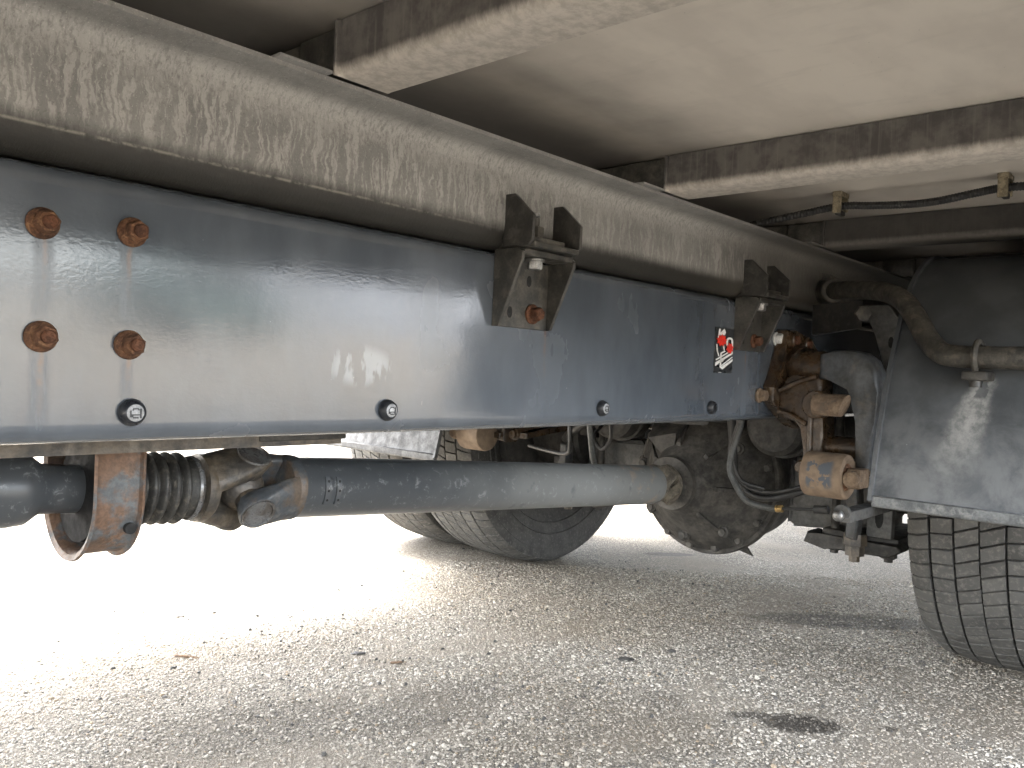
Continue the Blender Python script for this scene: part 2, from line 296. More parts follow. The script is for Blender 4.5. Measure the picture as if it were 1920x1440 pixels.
# ------------------------------------------------------------------ mesh helpers
def B(): return bmesh.new()
def box(bm, x0, x1, y0, y1, z0, z1, bev=0, seg=2):
    vs_ = [bm.verts.new((x, y, z)) for x in (x0, x1) for y in (y0, y1) for z in (z0, z1)]
    fs = [bm.faces.new([vs_[i] for i in q]) for q in ((0, 1, 3, 2), (4, 6, 7, 5), (0, 4, 5, 1), (2, 3, 7, 6), (0, 2, 6, 4), (1, 5, 7, 3))]
    if bev:
        es = list({e for f in fs for e in f.edges}); bmesh.ops.bevel(bm, geom=es, offset=bev, segments=seg, affect='EDGES', profile=.5)
def basis(ax):
    ax = Vector(ax).normalized(); u = ax.cross(Vector((0, 0, 1)))
    if u.length < .01: u = Vector((1, 0, 0))
    u.normalize(); v = ax.cross(u); return ax, u, v
def lathe(bm, o, ax, prof, seg=32, cap=True, rot=0.):
    o = Vector(o); ax, u, v = basis(ax); rings = []
    for t, r in prof:
        rings.append([bm.verts.new(o+ax*t+(u*math.cos(a)+v*math.sin(a))*max(r, 1e-5)) for a in (rot+2*PI*i/seg for i in range(seg))])
    for a, b in zip(rings, rings[1:]):
        for i in range(seg): bm.faces.new((a[i], a[(i+1) % seg], b[(i+1) % seg], b[i]))
    if cap:
        bm.faces.new(list(reversed(rings[0]))); bm.faces.new(rings[-1])
def cyl(bm, a, b, r, seg=24, ch=0.0, rot=0.):
    a = Vector(a); b = Vector(b); L = (b-a).length
    p = [(0, r-ch), (ch, r), (L-ch, r), (L, r-ch)] if ch else [(0, r), (L, r)]
    lathe(bm, a, b-a, p, seg, True, rot)
def cr(pts, n=8):
    P = [Vector(p) for p in pts]; P = [2*P[0]-P[1]]+P+[2*P[-1]-P[-2]]; out = []
    for i in range(1, len(P)-2):
        for k in range(n):
            t = k/n; a, b, c, d = P[i-1], P[i], P[i+1], P[i+2]
            out.append(.5*((2*b)+(c-a)*t+(2*a-5*b+4*c-d)*t*t+(3*b-a-3*c+d)*t**3))
    out.append(P[-2]); return out
def tube(bm, pts, r, seg=14, cap=True):
    P = [Vector(p) for p in pts]; rad = r if isinstance(r, (list, tuple)) else [r]*len(P)
    t0 = (P[1]-P[0]).normalized(); _, u, v = basis(t0); rings = []
    for i, p in enumerate(P):
        t = (P[min(i+1, len(P)-1)]-P[max(i-1, 0)]).normalized()
        u = (u-t*u.dot(t)).normalized(); v = t.cross(u)
        rings.append([bm.verts.new(p+(u*math.cos(a)+v*math.sin(a))*rad[i]) for a in (2*PI*k/seg for k in range(seg))])
    for a, b in zip(rings, rings[1:]):
        for i in range(seg): bm.faces.new((a[i], a[(i+1) % seg], b[(i+1) % seg], b[i]))
    if cap: bm.faces.new(list(reversed(rings[0]))); bm.faces.new(rings[-1])
AX = {'X': lambda a, b, t: (t, a, b), 'Y': lambda a, b, t: (a, t, b), 'Z': lambda a, b, t: (a, b, t)}
def prism(bm, poly, ax, t0, t1, bev=0, seg=2):
    """polygon in the plane across ax, extruded from t0 to t1"""
    f = AX[ax]; a = [bm.verts.new(f(p, q, t0)) for p, q in poly]; b = [bm.verts.new(f(p, q, t1)) for p, q in poly]; n = len(poly)
    fs = [bm.faces.new(a), bm.faces.new(list(reversed(b)))]
    fs += [bm.faces.new((a[i], b[i], b[(i+1) % n], a[(i+1) % n])) for i in range(n)]
    if bev:
        es = list({e for f_2 in fs[:2] for e in f_2.edges}); bmesh.ops.bevel(bm, geom=es, offset=bev, segments=seg, affect='EDGES', profile=.5)
def hull(bm, pts):
    vs_ = [bm.verts.new(p) for p in pts]; r = bmesh.ops.convex_hull(bm, input=vs_)
    bmesh.ops.delete(bm, geom=list({v for v in r['geom_interior'] if isinstance(v, bmesh.types.BMVert)}), context='VERTS')
def disc_pts(c, ax, r, n=14):
    c = Vector(c); ax, u, v = basis(ax); return [c+(u*math.cos(2*PI*i/n)+v*math.sin(2*PI*i/n))*r for i in range(n)]
def sheet(bm, prof, ax, t0, t1, th):
    """open profile given thickness th (offset to its left) and extruded"""
    P = [Vector(p) for p in prof]; off = []
    for i, p in enumerate(P):
        d = (P[min(i+1, len(P)-1)]-P[max(i-1, 0)]).normalized(); off.append(p+Vector((-d.y, d.x))*th)
    prism(bm, [tuple(p) for p in P]+[tuple(p) for p in reversed(off)], ax, t0, t1)
def arc(cx, cy, r, a0, a1, n=8): return [(cx+r*math.cos(R(a0+(a1-a0)*i/n)), cy+r*math.sin(R(a0+(a1-a0)*i/n))) for i in range(n+1)]
MIRROR = [False]; YC = 1.187
def wl(o):
    v = Vector((0, 0, 0))
    while o is not None: v += o.location; o = o.parent
    return v
def obj(name, bm, mat, parent=None, smooth=38, label=None):
    if MIRROR[0]:
        for v in bm.verts: v.co.y = 2*YC-v.co.y
    bmesh.ops.recalc_face_normals(bm, faces=bm.faces)
    if parent is not None:
        s = wl(parent)
        for v in bm.verts: v.co -= s
    me = bpy.data.meshes.new(name); bm.to_mesh(me); bm.free()
    if smooth:
        me.polygons.foreach_set('use_smooth', [True]*len(me.polygons)); me.set_sharp_from_angle(angle=R(smooth))
    me.materials.append(M[mat]); o = bpy.data.objects.new(name, me); COL.objects.link(o); o.parent = parent
    if label: o['label'] = label
    return o
def thing(name, label, cat, loc=(0, 0, 0), group=None):
    o = bpy.data.objects.new(name, None); COL.objects.link(o); o.empty_display_size = .1
    loc = Vector(loc)
    if MIRROR[0]: loc.y = 2*YC-loc.y
    o.location = loc; o['label'] = label; o['category'] = cat
    if group: o['group'] = group
    return o
def solo(o, label, cat, group=None, kind=None):
    if label: o['label'] = label
    if cat: o['category'] = cat
    if group: o['group'] = group
    if kind: o['kind'] = kind
    return o
def dup(o, parent, delta=(0, 0, 0), label=None):
    c = o.copy(); COL.objects.link(c); c.parent = parent; c.location = o.location+Vector(delta)
    if label: c['label'] = label
    for ch in list(o.children): dup(ch, c)
    return c
# ------------------------------------------------------------------ ground
bm = B(); bmesh.ops.create_grid(bm, x_segments=8, y_segments=8, size=600); solo(obj('ground', bm, 'ground'), None, None, kind='structure')['label'] = 'worn grey asphalt yard with exposed stones and oil stains'
def stones():
    n = 64000
    px = rng.uniform(.35, 3.1, n*3); py = rng.uniform(.0, 2.25, n*3)
    u = np.stack([px, py, np.full_like(px, -.675)]); rr = np.array(r_[:]); ff = np.array(f_[:]); dd = np.array(d_[:])
    cx = rr@u; cz = ff@u; cy = dd@u; k = (cz > .3) & (np.abs(cx/cz) < .66) & (cy/cz < .50) & (cz < 2.9)
    px, py = px[k][:n], py[k][:n]; n = len(px); q = 6
    s = rng.lognormal(math.log(.0026), .40, n).clip(.0012, .0075); h = s*rng.uniform(.10, .36, n)
    a0 = rng.uniform(0, 2*PI, n); asp = rng.uniform(.55, 1, n); th = rng.uniform(0, PI, n)
    ang = a0[:, None]+np.arange(q)*2*PI/q+rng.uniform(-.3, .3, (n, q)); rad = s[:, None]*rng.uniform(.72, 1.15, (n, q))
    ex = rad*np.cos(ang); ey = rad*np.sin(ang)*asp[:, None]
    X = ex*np.cos(th)[:, None]-ey*np.sin(th)[:, None]; Y = ex*np.sin(th)[:, None]+ey*np.cos(th)[:, None]
    base = np.stack([px[:, None]+X, py[:, None]+Y, np.full((n, q), -.001)], 2)
    tx, ty = rng.normal(0, .12, n), rng.normal(0, .12, n)
    top = np.stack([px[:, None]+X*.72, py[:, None]+Y*.72, h[:, None]+(X*tx[:, None]+Y*ty[:, None])*.7+.0006], 2)
    V = np.concatenate([base, top], 1).reshape(-1, 3)
    i = np.arange(q); j = (i+1) % q; quad = np.stack([i, j, j+q, i+q], 1)
    loops = np.concatenate([quad.ravel(), np.arange(q)+q])
    L = (np.arange(n)[:, None]*2*q+loops[None]).ravel()
    tot = np.tile(np.array([4]*q+[q]), n); st = np.concatenate([[0], np.cumsum(tot)[:-1]])
    me = bpy.data.meshes.new('aggregate'); me.vertices.add(len(V)); me.vertices.foreach_set('co', V.ravel().astype(np.float32))
    me.loops.add(len(L)); me.loops.foreach_set('vertex_index', L.astype(np.int32)); me.polygons.add(len(tot)); me.polygons.foreach_set('loop_start', st.astype(np.int32))
    me.update(calc_edges=True); me.validate(); me.materials.append(M['stone'])
    o = bpy.data.objects.new('asphalt_stones', me); COL.objects.link(o); o['kind'] = 'stuff'; o['label'] = 'pale stone chips standing proud of the worn asphalt'; o['category'] = 'stones'
stones()
# ------------------------------------------------------------------ yard buildings behind the camera (mirrored in the glossy rail)
M['wall'] = worn('warehouse_cladding', (.46, .49, .53), (.5, .53, .57), .5, .6)
M['wall_dark'] = worn('warehouse_door', (.07, .08, .09), (.09, .10, .11), .5, .6)
wh = thing('warehouse', 'grey-blue warehouse across the yard, mirrored in the rail', 'building', (45, -20, 0))
bm = B(); box(bm, 20, 75, -34, -18, 0, 8.5, .05); obj('wall', bm, 'wall', wh)
bm = B(); box(bm, 19.6, 75.4, -34.4, -17.6, 8.51, 8.9, .05); obj('roof', bm, 'wall_dark', wh)
for k in range(6): bm = B(); box(bm, 23+8*k, 27+8*k, -17.99, -17.9, .05, 4.2, .03); obj('door', bm, 'wall_dark', wh)
M['van'] = worn('van_paint', (.045, .07, .065), (.055, .08, .075), .3, 2)
van = thing('parked_van', 'dark green van parked across the yard, mirrored in the rail', 'van', (7.2, -13, 0))
bm = B(); prism(bm, [(-11.2, .35), (-11.2, 1.0), (-11.6, 1.2), (-12.3, 1.95), (-15.6, 2.0), (-15.7, .35)], 'X', 6.25, 8.1, .08); obj('van_body', bm, 'van', van)
bm = B(); hull(bm, [(x, y, z) for x in (6.4, 7.95) for y, z in ((-11.62, 1.24), (-12.24, 1.86), (-11.60, 1.26), (-12.22, 1.88))]); obj('windscreen', bm, 'rubber', van)
for yy in (-12, -14.9):
    for xx in (6.24, 7.9): bm = B(); cyl(bm, (xx, yy, .33), (xx+.2, yy, .33), .33, 24, .03); obj('wheel', bm, 'rubber', van)
# ------------------------------------------------------------------ cargo body
XB0, XB1 = -3.6, 4.8; YN, YF = -.06, 2*YC+.06
body = thing('cargo_body', 'dusty beige cargo body underside with long frame beam, crossmembers and floor boards', 'truck body', (.6, YC, .85))
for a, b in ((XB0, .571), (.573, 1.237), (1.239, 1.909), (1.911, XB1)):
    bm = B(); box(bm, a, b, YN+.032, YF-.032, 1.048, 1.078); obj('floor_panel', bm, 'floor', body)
for y0, y1 in ((YN, YN+.03), (YF-.03, YF)):
    bm = B(); box(bm, XB0, XB1, y0, y1, 1.082, 3.3, .004); obj('side_wall', bm, 'side', body)
    bm = B(); box(bm, XB0, XB1, y0, y1, .855, 1.0815, .003); obj('side_rave', bm, 'rave', body)
bm = B(); box(bm, XB0, XB1, YN+.031, YF-.031, 3.25, 3.3); box(bm, XB0-.03, XB0-.001, YN, YF, .9, 3.3); box(bm, XB1+.001, XB1+.03, YN, YF, .9, 3.3); obj('box_shell', bm, 'side', body)
SUBP = [(.905, .8485), (.846, .8485)]+arc(.846, .8785, .030, 270, 180, 7)+[(.8152, .886), (.8155, .891)]+[(.8155, .955)]+arc(.7925, .955, .023, 0, 90, 6)+[(.768, .9785), (.765, .9795)]
for mir in (False, True):
    MIRROR[0] = mir; bm = B(); P = [Vector(p) for p in SUBP]
    inner = [(.765, .9845), (.799, .9845), (.822, .976), (.8215, .955), (.8215, .885), (.829, .866), (.848, .8545), (.905, .8545)]
    prism(bm, SUBP+inner, 'X', XB0+.2, XB1-.2); obj('subframe_beam', bm, 'sub', body, 50)
MIRROR[0] = False
XC = [-.805, -.135, .535, 1.203, 1.873, 2.54, 3.21]
for i, xc in enumerate(XC):
    cm = None
    for mir in (False, True):
        MIRROR[0] = mir; bm = B()
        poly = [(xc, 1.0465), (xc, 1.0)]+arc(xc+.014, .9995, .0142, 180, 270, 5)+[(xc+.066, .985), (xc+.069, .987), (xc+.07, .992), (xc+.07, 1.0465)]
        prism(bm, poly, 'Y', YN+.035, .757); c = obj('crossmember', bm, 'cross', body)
        bm = B(); box(bm, xc+.008, xc+.06, .7625, .85, .992, 1.046, .003); eb = obj('end_bracket', bm, 'black2', c)
        bm = B(); box(bm, xc-.006, xc+.071, .7572, .7622, .9865, 1.046, .001, 1); obj('end_plate', bm, 'cross', c)
        bm = B(); box(bm, xc-.075, xc-.010, .755, .82, .9848, .9885, .001); obj('foot_plate', bm, 'sub', c)
    MIRROR[0] = False
    bm = B(); box(bm, xc+.012, xc+.058, .852, 2*YC-.852, .99, 1.0465, .004); obj('inner_crossmember', bm, 'black2', body)
# ------------------------------------------------------------------ chassis rails
def rail_prof():
    o = [(.905, .5865), (.850, .5865)]+arc(.850, .6065, .020, 270, 180, 6)+[(.83, .826)]+arc(.851, .8265, .021, 180, 90, 5)+[(.905, .8475)]
    t = .008; i = [(.905, .8475-t), (.852, .8475-t)]+arc(.852, .8265, .013, 90, 180, 4)+arc(.851, .6075, .013, 180, 270, 4)+[(.905, .5865+t)]
    return o+i
rail = thing('chassis_rail', 'glossy blue-grey chassis rail with rusty bolts and black plugs, nearest the camera', 'chassis rail', (.9, .83, .586), 'chassis rails of the truck')
bm = B(); prism(bm, rail_prof(), 'X', -4.2, 4.6); obj('rail_web', bm, 'rail', rail, 30)
def nut(bm, o, r, h, ax=(0, -1, 0), rot=.3):
    lathe(bm, o, ax, [(0, r*.96), (h*.12, r), (h*.8, r), (h, r*.86)], 6, True, rot)
p0 = None
for i, (x, z, rt) in enumerate(((.269, .790, .2), (.3495, .794, .5), (.2705, .687, .75), (.350, .6835, .35))):
    bm = B(); lathe(bm, (x, .8302, z), (0, -1, 0), [(0, .0142), (.003, .0145), (.005, .0134), (.0085, .0108)], 30); fb = obj('flange_bolt', bm, 'rust', rail)
    bm = B(); nut(bm, (x, .825, z), .0110, .0140, rot=rt); obj('nut', bm, 'rust', fb)
    bm = B(); cyl(bm, (x, .815, z), (x, .8045, z), .0063, 18, .0015); obj('stud_end', bm, 'rust_dark', fb)
def glyph(bm, x, y, z, s):
    for a, b, c, d in ((-1, -.78, -.75, .45), (.72, 1, -.95, .75), (-.55, .45, .62, .85), (-.6, -.4, .40, .64), (.35, .62, .45, .65), (-.8, .7, -.42, -.22), (-.75, -.45, -.72, -.42), (-.5, .45, -.95, -.7)):
        box(bm, x+a*s, x+b*s, y-.0006, y, z+c*s, z+d*s)
for i, x in enumerate((.355, .678, 1.142, 1.516)):
    bm = B(); lathe(bm, (x, .8302, .617), (0, -1, 0), [(0, .0130), (.002, .0138), (.004, .0136), (.0085, .0118), (.0112, .0098), (.0116, .0090), (.0108, .0084)], 40); pl = obj('rubber_plug', bm, 'plug', rail)
    if i < 3:
        bm = B(); lathe(bm, (x, .8195, .617), (0, -1, 0), [(0, .0085), (.0006, .0085), (.0009, .0081)], 32); ds = obj('emblem_disc', bm, 'silver', pl)
        bm = B(); glyph(bm, x, .8185, .617, .0057); e = bm; e_o = obj('emblem_mark', e, 'plug', pl)
    else:
        bm = B(); lathe(bm, (x, .8195, .617), (0, -1, 0), [(0, .005), (.001, .0046)], 6); obj('plug_pin', bm, 'rubber', pl)
for x, z in ((1.800, .772), (1.842, .773)):
    bm = B(); cyl(bm, (x, .8298, z), (x, .8255, z), .0155, 22, .001); nut(bm, (x, .8255, z), .0125, .013, rot=.5); obj('white_bolt', bm, 'white', rail)
bm = B(); cyl(bm, (1.728, .8298, .643), (1.728, .824, .643), .0165, 22, .001); nut(bm, (1.728, .824, .643), .0135, .014, rot=.1); obj('tan_bolt', bm, 'tan', rail)
# sticker with fingers caught between bars
sx0, sx1, sz0, sz1 = 1.520, 1.598, .688, .781; Wd = sx1-sx0; Hd = sz1-sz0
bm = B(); box(bm, sx0, sx1, .8288, .8296, sz0, sz1, .0002, 1); st = obj('warning_sticker', bm, 'label_black', rail, label='black warning sticker with red and white pictogram')
def S2(p): return (sx0+(p[0]-262)/(660-262)*Wd, sz1-(p[1]-152)/(1305-152)*Hd)
def flat(bm, poly, lay): prism(bm, [S2(p) for p in poly], 'Y', .8288-.0004*lay, .8284-.0004*lay)
bm = B()
for pl_ in ([(335, 190), (370, 190), (352, 420), (312, 420)], [(360, 290), (450, 172), (482, 270), (460, 340), (370, 350)],
            [(285, 590), (310, 590), (325, 740), (365, 890), (345, 890), (300, 740)], [(420, 580), (450, 580), (475, 720), (455, 730)],
            [(285, 970), (575, 735), (590, 760), (300, 995)], [(382, 800), (470, 730), (500, 750), (412, 815)],
            [(285, 1050), (655, 745), (655, 800), (480, 950), (440, 1020), (400, 1025), (285, 1140)],
            [(382, 800), (412, 815), (412, 1130), (440, 1215), (382, 1165)], [(415, 1150), (655, 930), (655, 985), (440, 1215)], [(415, 1105), (645, 870), (655, 890), (420, 1135)],
            [(360, 1305), (365, 1292), (425, 1288), (420, 1300)]): flat(bm, pl_, 1)
outer = [(500+75+75*math.cos(a), 460-80*math.sin(a)) for a in np.linspace(PI, 0, 10)]; innr = [(575+38*math.cos(a), 470-38*math.sin(a)) for a in np.linspace(0, PI, 10)]
flat(bm, [(500, 600)]+outer+[(650, 760), (625, 760)]+innr+[(540, 600)], 1)
obj('white_print', bm, 'label_white', st)
bm = B()
def splat(cx, cy, rx, ry, k, ph):
    flat(bm, [(cx+rx*(1 if i % 2 else .66)*math.cos(2*PI*i/k+ph), cy+ry*(1 if i % 2 else .66)*math.sin(2*PI*i/k+ph)) for i in range(k)], 2.2)
splat(400, 480, 120, 165, 18, .2); splat(580, 660, 85, 155, 16, .1); obj('red_print', bm, 'label_red', st)
MIRROR[0] = True
rail2 = thing('chassis_rail', 'dark chassis rail on the far side behind the drive shaft', 'chassis rail', (.9, .83, .586), 'chassis rails of the truck')
bm = B(); prism(bm, rail_prof(), 'X', -4.2, 4.6); obj('rail_web', bm, 'rail', rail2, 30)
MIRROR[0] = False
# reinforcement angle hanging inside the near rail
br = thing('reinforcement_bar', 'brown dirty angle bar running just below the chassis rail at the left', 'bar', (.2, 1.0, .556))
bm = B(); prism(bm, [(1.0, .5565), (1.05, .5565), (1.05, .5645), (1.008, .5645), (1.008, .64), (1.0, .64)], 'X', -1.4, .735, .001, 1); obj('angle_section', bm, 'joint', br)
bm = B(); box(bm, .60, .742, .998, 1.072, .5635, .66, .002); obj('end_plate', bm, 'black', br)
for xx in (-.9, .1): bm = B(); box(bm, xx, xx+.16, .906, .999, .60, .64, .003); obj('hanger_tab', bm, 'black', br)
# ------------------------------------------------------------------ body mount brackets
def mount(x0, first):
    t = thing('body_mount_bracket', 'black folded mount bracket with rusty bolt, in the middle of the rail' if first else 'smaller looking black mount bracket right of the red and white sticker', 'bracket', (x0+.06, .83, .738), 'black mount brackets clamping the body to the rail')
    W_ = .122; y1 = .8298
    bm = B()   # lower: back plate, two tapered cheeks, top plate
    holes = []
    box(bm, x0+.0062, x0+W_-.0062, y1-.006, y1, .738, .838, .0008, 1); obj('back_plate', bm, 'black2', t)
    lo = obj
    for xa in (x0, x0+W_-.006):
        bm = B(); prism(bm, [(y1, .738), (y1-.012, .738), (y1-.0535, .832), (y1-.0535, .842), (y1-.046, .8475), (y1, .8475)], 'X', xa, xa+.006, .0006, 1); obj('cheek_plate', bm, 'black2', t)
    bm = B(); box(bm, x0+.0062, x0+W_-.0062, y1-.0535, y1-.014, .839, .8478, .0012, 1); obj('top_plate', bm, 'black2', t)
    # slot holes and flange bolt on the back plate
    for hx, hz in ((.071, .809), (.031, .760)):
        bm = B(); prism(bm, [(x0+hx+a*.0052, hz+b*.0085) for a, b in [(math.cos(q), math.sin(q)) for q in np.linspace(0, 2*PI, 15)[:-1]]], 'Y', y1-.0066, y1-.0061); obj('slot', bm, 'groove', t)
    bm = B(); lathe(bm, (x0+.0805, y1-.006, .7605), (0, -1, 0), [(0, .0150), (.0025, .0152), (.005, .0125)], 26); hb = obj('flange_bolt', bm, 'rust_dark', t)
    bm = B(); nut(bm, (x0+.0805, y1-.0105, .7605), .0106, .014, rot=.4); obj('bolt_head', bm, 'rust_dark', hb)
    # upper: cup welded on the beam
    yw = .8148
    for xa, nm in ((x0+.004, 0), (x0+W_-.010, 1)):
        bm = B(); prism(bm, [(yw+.004, .851), (yw+.004, .926), (yw-.016, .926), (yw-.052, .893), (yw-.052, .860), (yw-.045, .851)], 'X', xa, xa+.006, .0006, 1); obj('ear_plate', bm, 'black', t)
    bm = B(); box(bm, x0+.0102, x0+W_-.0102, yw-.052, yw+.03, .8495, .8575, .001, 1); obj('seat_plate', bm, 'black2', t)
    bm = B(); box(bm, x0+.014, x0+.085, yw-.046, yw-.006, .8577, .8650, .001, 1); sp = obj('spacer_plate', bm, 'black2', t)
    bm = B(); xc = x0+.040; lathe(bm, (xc, yw-.026, .865), (0, 0, 1), [(0, .0128), (.016, .0128), (.018, .011)], 6); cyl(bm, (xc, yw-.026, .883), (xc, yw-.026, .896), .0062, 14, .001); obj('nut', bm, 'black2', t)
    bm = B(); cyl(bm, (xc, yw-.026, .897), (xc, yw-.026, .903), .0066, 14, .001); obj('stud_end', bm, 'zinc', t)
    bm = B(); cyl(bm, (xc+.012, y1-.032, .8385), (xc+.012, y1-.032, .835), .0150, 22, .0008); hb2 = obj('bolt', bm, 'zinc', t)
    bm = B(); lathe(bm, (xc+.012, y1-.032, .835), (0, 0, -1), [(0, .0118), (.010, .0118), (.012, .0105)], 6); obj('bolt_head', bm, 'zinc', hb2)
    return t
mount(.865, True); mount(1.600, False)
# ------------------------------------------------------------------ conduit under the floor
cd = thing('corrugated_conduit', 'thin black corrugated cable conduit sagging below the floor at upper right', 'conduit', (1.62, .5, 1.02))
path = cr([(1.64, 1.0, .995), (1.625, .86, .998), (1.62, .787, 1.004), (1.62, .70, 1.014), (1.62, .627, 1.0215), (1.62, .5625, 1.0165), (1.62, .50, 1.0125), (1.62, .45, 1.0135), (1.62, .39, 1.021), (1.62, .345, 1.0255), (1.62, .28, 1.022), (1.62, .2, 1.016), (1.62, .02, 1.03)], 48)
bm = B(); tube(bm, path, [(.0074 if (i//2) % 2 else .0066) for i in range(len(path))], 10); obj('conduit_tube', bm, 'hose', cd, 20)
for y in (.627, .345):
    zt = 1.0215 if y > .5 else 1.0255
    bm = B(); box(bm, 1.600, 1.640, y-.009, y+.009, 1.038, 1.0475, .001, 1); box(bm, 1.600, 1.606, y-.008, y+.008, 1.006, 1.038, .001, 1); box(bm, 1.634, 1.640, y-.008, y+.008, 1.012, 1.038, .001, 1); cl_ = obj('hook_clip', bm, 'clip', cd)
    bm = B(); box(bm, 1.6065, 1.6335, y-.005, y+.005, zt-.018, zt-.009, .001, 1); obj('cable_tie', bm, 'hose', cl_)
# ------------------------------------------------------------------ drive shaft
A0 = Vector((.30, YC, .4985)); A1 = Vector((1.87, YC, .389)); AXS = (A1-A0).normalized()
def ap(x): return A0+AXS*((x-A0.x)/AXS.x)
sh = thing('drive_shaft', 'long grey tubular drive shaft with universal joint and ribbed rubber bellows', 'drive shaft', ap(1.0))
bm = B(); lathe(bm, ap(-.6), AXS, [(0, .05), (.955, .05), (.975, .047), (.992, .034), (1.012, .0325), (1.09, .0325)], 40); obj('front_shaft', bm, 'shaft', sh)
bm = B(); o = ap(.499); prof = [(0, .038)]
for k in range(5): prof += [(.002+k*.0165, .0425), (.006+k*.0165, .0515), (.0092+k*.0165, .0530), (.0125+k*.0165, .0510), (.0165+k*.0165, .0425)]
prof += [(.088, .044), (.094, .0445), (.096, .046), (.0985, .046), (.100, .0435)]
lathe(bm, o, AXS, prof, 48); obj('bellows', bm, 'bellow', sh, 60)
bm = B(); lathe(bm, ap(.592), AXS, [(0, .047), (.004, .0485), (.008, .047)], 40, False); obj('bellows_clamp', bm, 'cap', sh)
e1 = Vector((.10, -.50, .80)).normalized(); e1 = (e1-AXS*e1.dot(AXS)).normalized(); e2 = AXS.cross(e1).normalized()
if e2.y > 0: e2 = -e2
def yoke(name, x_hub, x_c, e, hub_r, mat):
    c = ap(x_c); bm = B(); s = 1 if x_hub < x_c else -1
    lathe(bm, ap(x_hub), AXS*s, [(0, hub_r), (.012, hub_r*1.02), (.02, hub_r*.9)], 32)
    for sg in (1, -1):
        d = e*sg; hubp = []
        for q in range(9):
            a = R(-62+124*q/8); v2 = AXS.cross(e).normalized(); hubp += [ap(x_hub)+AXS*s*.004+(d*math.cos(a)+v2*math.sin(a))*hub_r*.98, ap(x_hub)+AXS*s*.018+(d*math.cos(a)+v2*math.sin(a))*hub_r*.8]
        ear = disc_pts(c+d*.0595, d, .0300, 20)+disc_pts(c+d*.0635, d, .028, 20)+disc_pts(c+d*.036, d, .024, 12)
        hull(bm, hubp+ear)
    y = obj(name, bm, mat, sh, 45)
    for sg in (1, -1):
        bm = B(); lathe(bm, c+e*sg*.0625, e*sg, [(0, .0268), (.0042, .0262), (.0045, .0225), (.0018, .0215), (.0018, .0190), (.0024, .006)], 30); obj('bearing_cap', bm, 'cap', y)
    return y
yoke('front_yoke', .606, .680, e1, .051, 'joint'); yoke('rear_yoke', .772, .686, e2, .053, 'joint_paint')
bm = B(); c = ap(.683)
for e in (e1, e2): cyl(bm, c-e*.05, c+e*.05, .021, 20)
bmesh.ops.create_uvsphere(bm, u_segments=20, v_segments=12, radius=.036, matrix=Matrix.Translation(c))
obj('joint_cross', bm, 'joint', sh)
bm = B(); lathe(bm, ap(.756), AXS, [(0, .050), (.008, .0525), (.012, .0528), (.018, .0505), (1.10, .0505), (1.108, .0515), (1.114, .0505), (1.125, .044)], 56); obj('shaft_tube', bm, 'shaft', sh, 25)
for xx in (.812, .834):
    bm = B(); rings = []
    v1 = Vector((0, -1, 0)); v1 = (v1-AXS*v1.dot(AXS)).normalized(); v2 = AXS.cross(v1)
    for q in range(9):
        a = R(-26+52*q/8); rad = v1*math.cos(a)+v2*math.sin(a); rings.append([bm.verts.new(ap(xx)+AXS*u+rad*rr) for u, rr in ((-.0055, .0504), (-.005, .0532), (.005, .0532), (.0055, .0504))])
    for p, q in zip(rings, rings[1:]):
        for k in range(3): bm.faces.new((p[k], p[k+1], q[k+1], q[k]))
    bm.faces.new(rings[0]); bm.faces.new(rings[-1]); w_ = obj('balance_weight', bm, 'shaft', sh)
    bm = B()
    for a in (-17, 0, 17): lathe(bm, ap(xx)+(v1*math.cos(R(a))+v2*math.sin(R(a)))*.053, v1*math.cos(R(a))+v2*math.sin(R(a)), [(0, .0022), (.0006, .0022)], 10)
    obj('weld_spots', bm, 'groove', w_)
# rear joint
c = ap(1.915); g1 = Vector((0, -.62, .78)); g1 = (g1-AXS*g1.dot(AXS)).normalized(); g2 = AXS.cross(g1).normalized()
for xh, e, nm in ((1.872, g1, 'tail_yoke'), (1.952, g2, 'flange_yoke')):
    bm = B(); s = 1 if xh < 1.915 else -1
    lathe(bm, ap(xh), AXS*s, [(0, .048), (.014, .047)], 28)
    for sg in (1, -1):
        d = e*sg; v2 = AXS.cross(e).normalized(); hp = []
        for q in range(7):
            a = R(-55+110*q/6); hp += [ap(xh)+AXS*s*k+(d*math.cos(a)+v2*math.sin(a))*.046 for k in (.002, .012)]
        hull(bm, hp+disc_pts(c+d*.055, d, .022, 14)+disc_pts(c+d*.034, d, .021, 10))
    obj(nm, bm, 'joint_dusty', sh, 45)
bm = B(); cyl(bm, c-g1*.05, c+g1*.05, .016); cyl(bm, c-g2*.05, c+g2*.05, .016); obj('joint_cross', bm, 'joint_dusty', sh)
# centre bearing hanger
hg = thing('bearing_hanger', 'rusty U shaped strap carrying the shaft bearing below the rail', 'bearing bracket', (.465, YC, .40))
cxz = ap(.465); zc = cxz.z-.004
def ustrap(r, n=16): return [(YC-r, .59)]+[(YC-r*math.cos(R(180*i/n)), zc-r*math.sin(R(180*i/n))) for i in range(n+1)]+[(YC+r, .59)]
bm = B(); secs = [(.426, .090), (.429, .082), (.435, .079), (.483, .079), (.489, .082), (.492, .090)]; rows = []
for x, r in secs: rows.append(ustrap(r))
def ribbon(bm, rows, xs, th):
    A = [[bm.verts.new((x, p[0], p[1])) for p in row] for x, row in zip(xs, rows)]
    for a, b in zip(A, A[1:]):
        for i in range(len(a)-1): bm.faces.new((a[i], a[i+1], b[i+1], b[i]))
    bmesh.ops.recalc_face_normals(bm, faces=bm.faces); bmesh.ops.solidify(bm, geom=bm.faces[:], thickness=th)
ribbon(bm, rows, [s[0] for s in secs], .004); obj('strap', bm, 'strap', hg, 30)
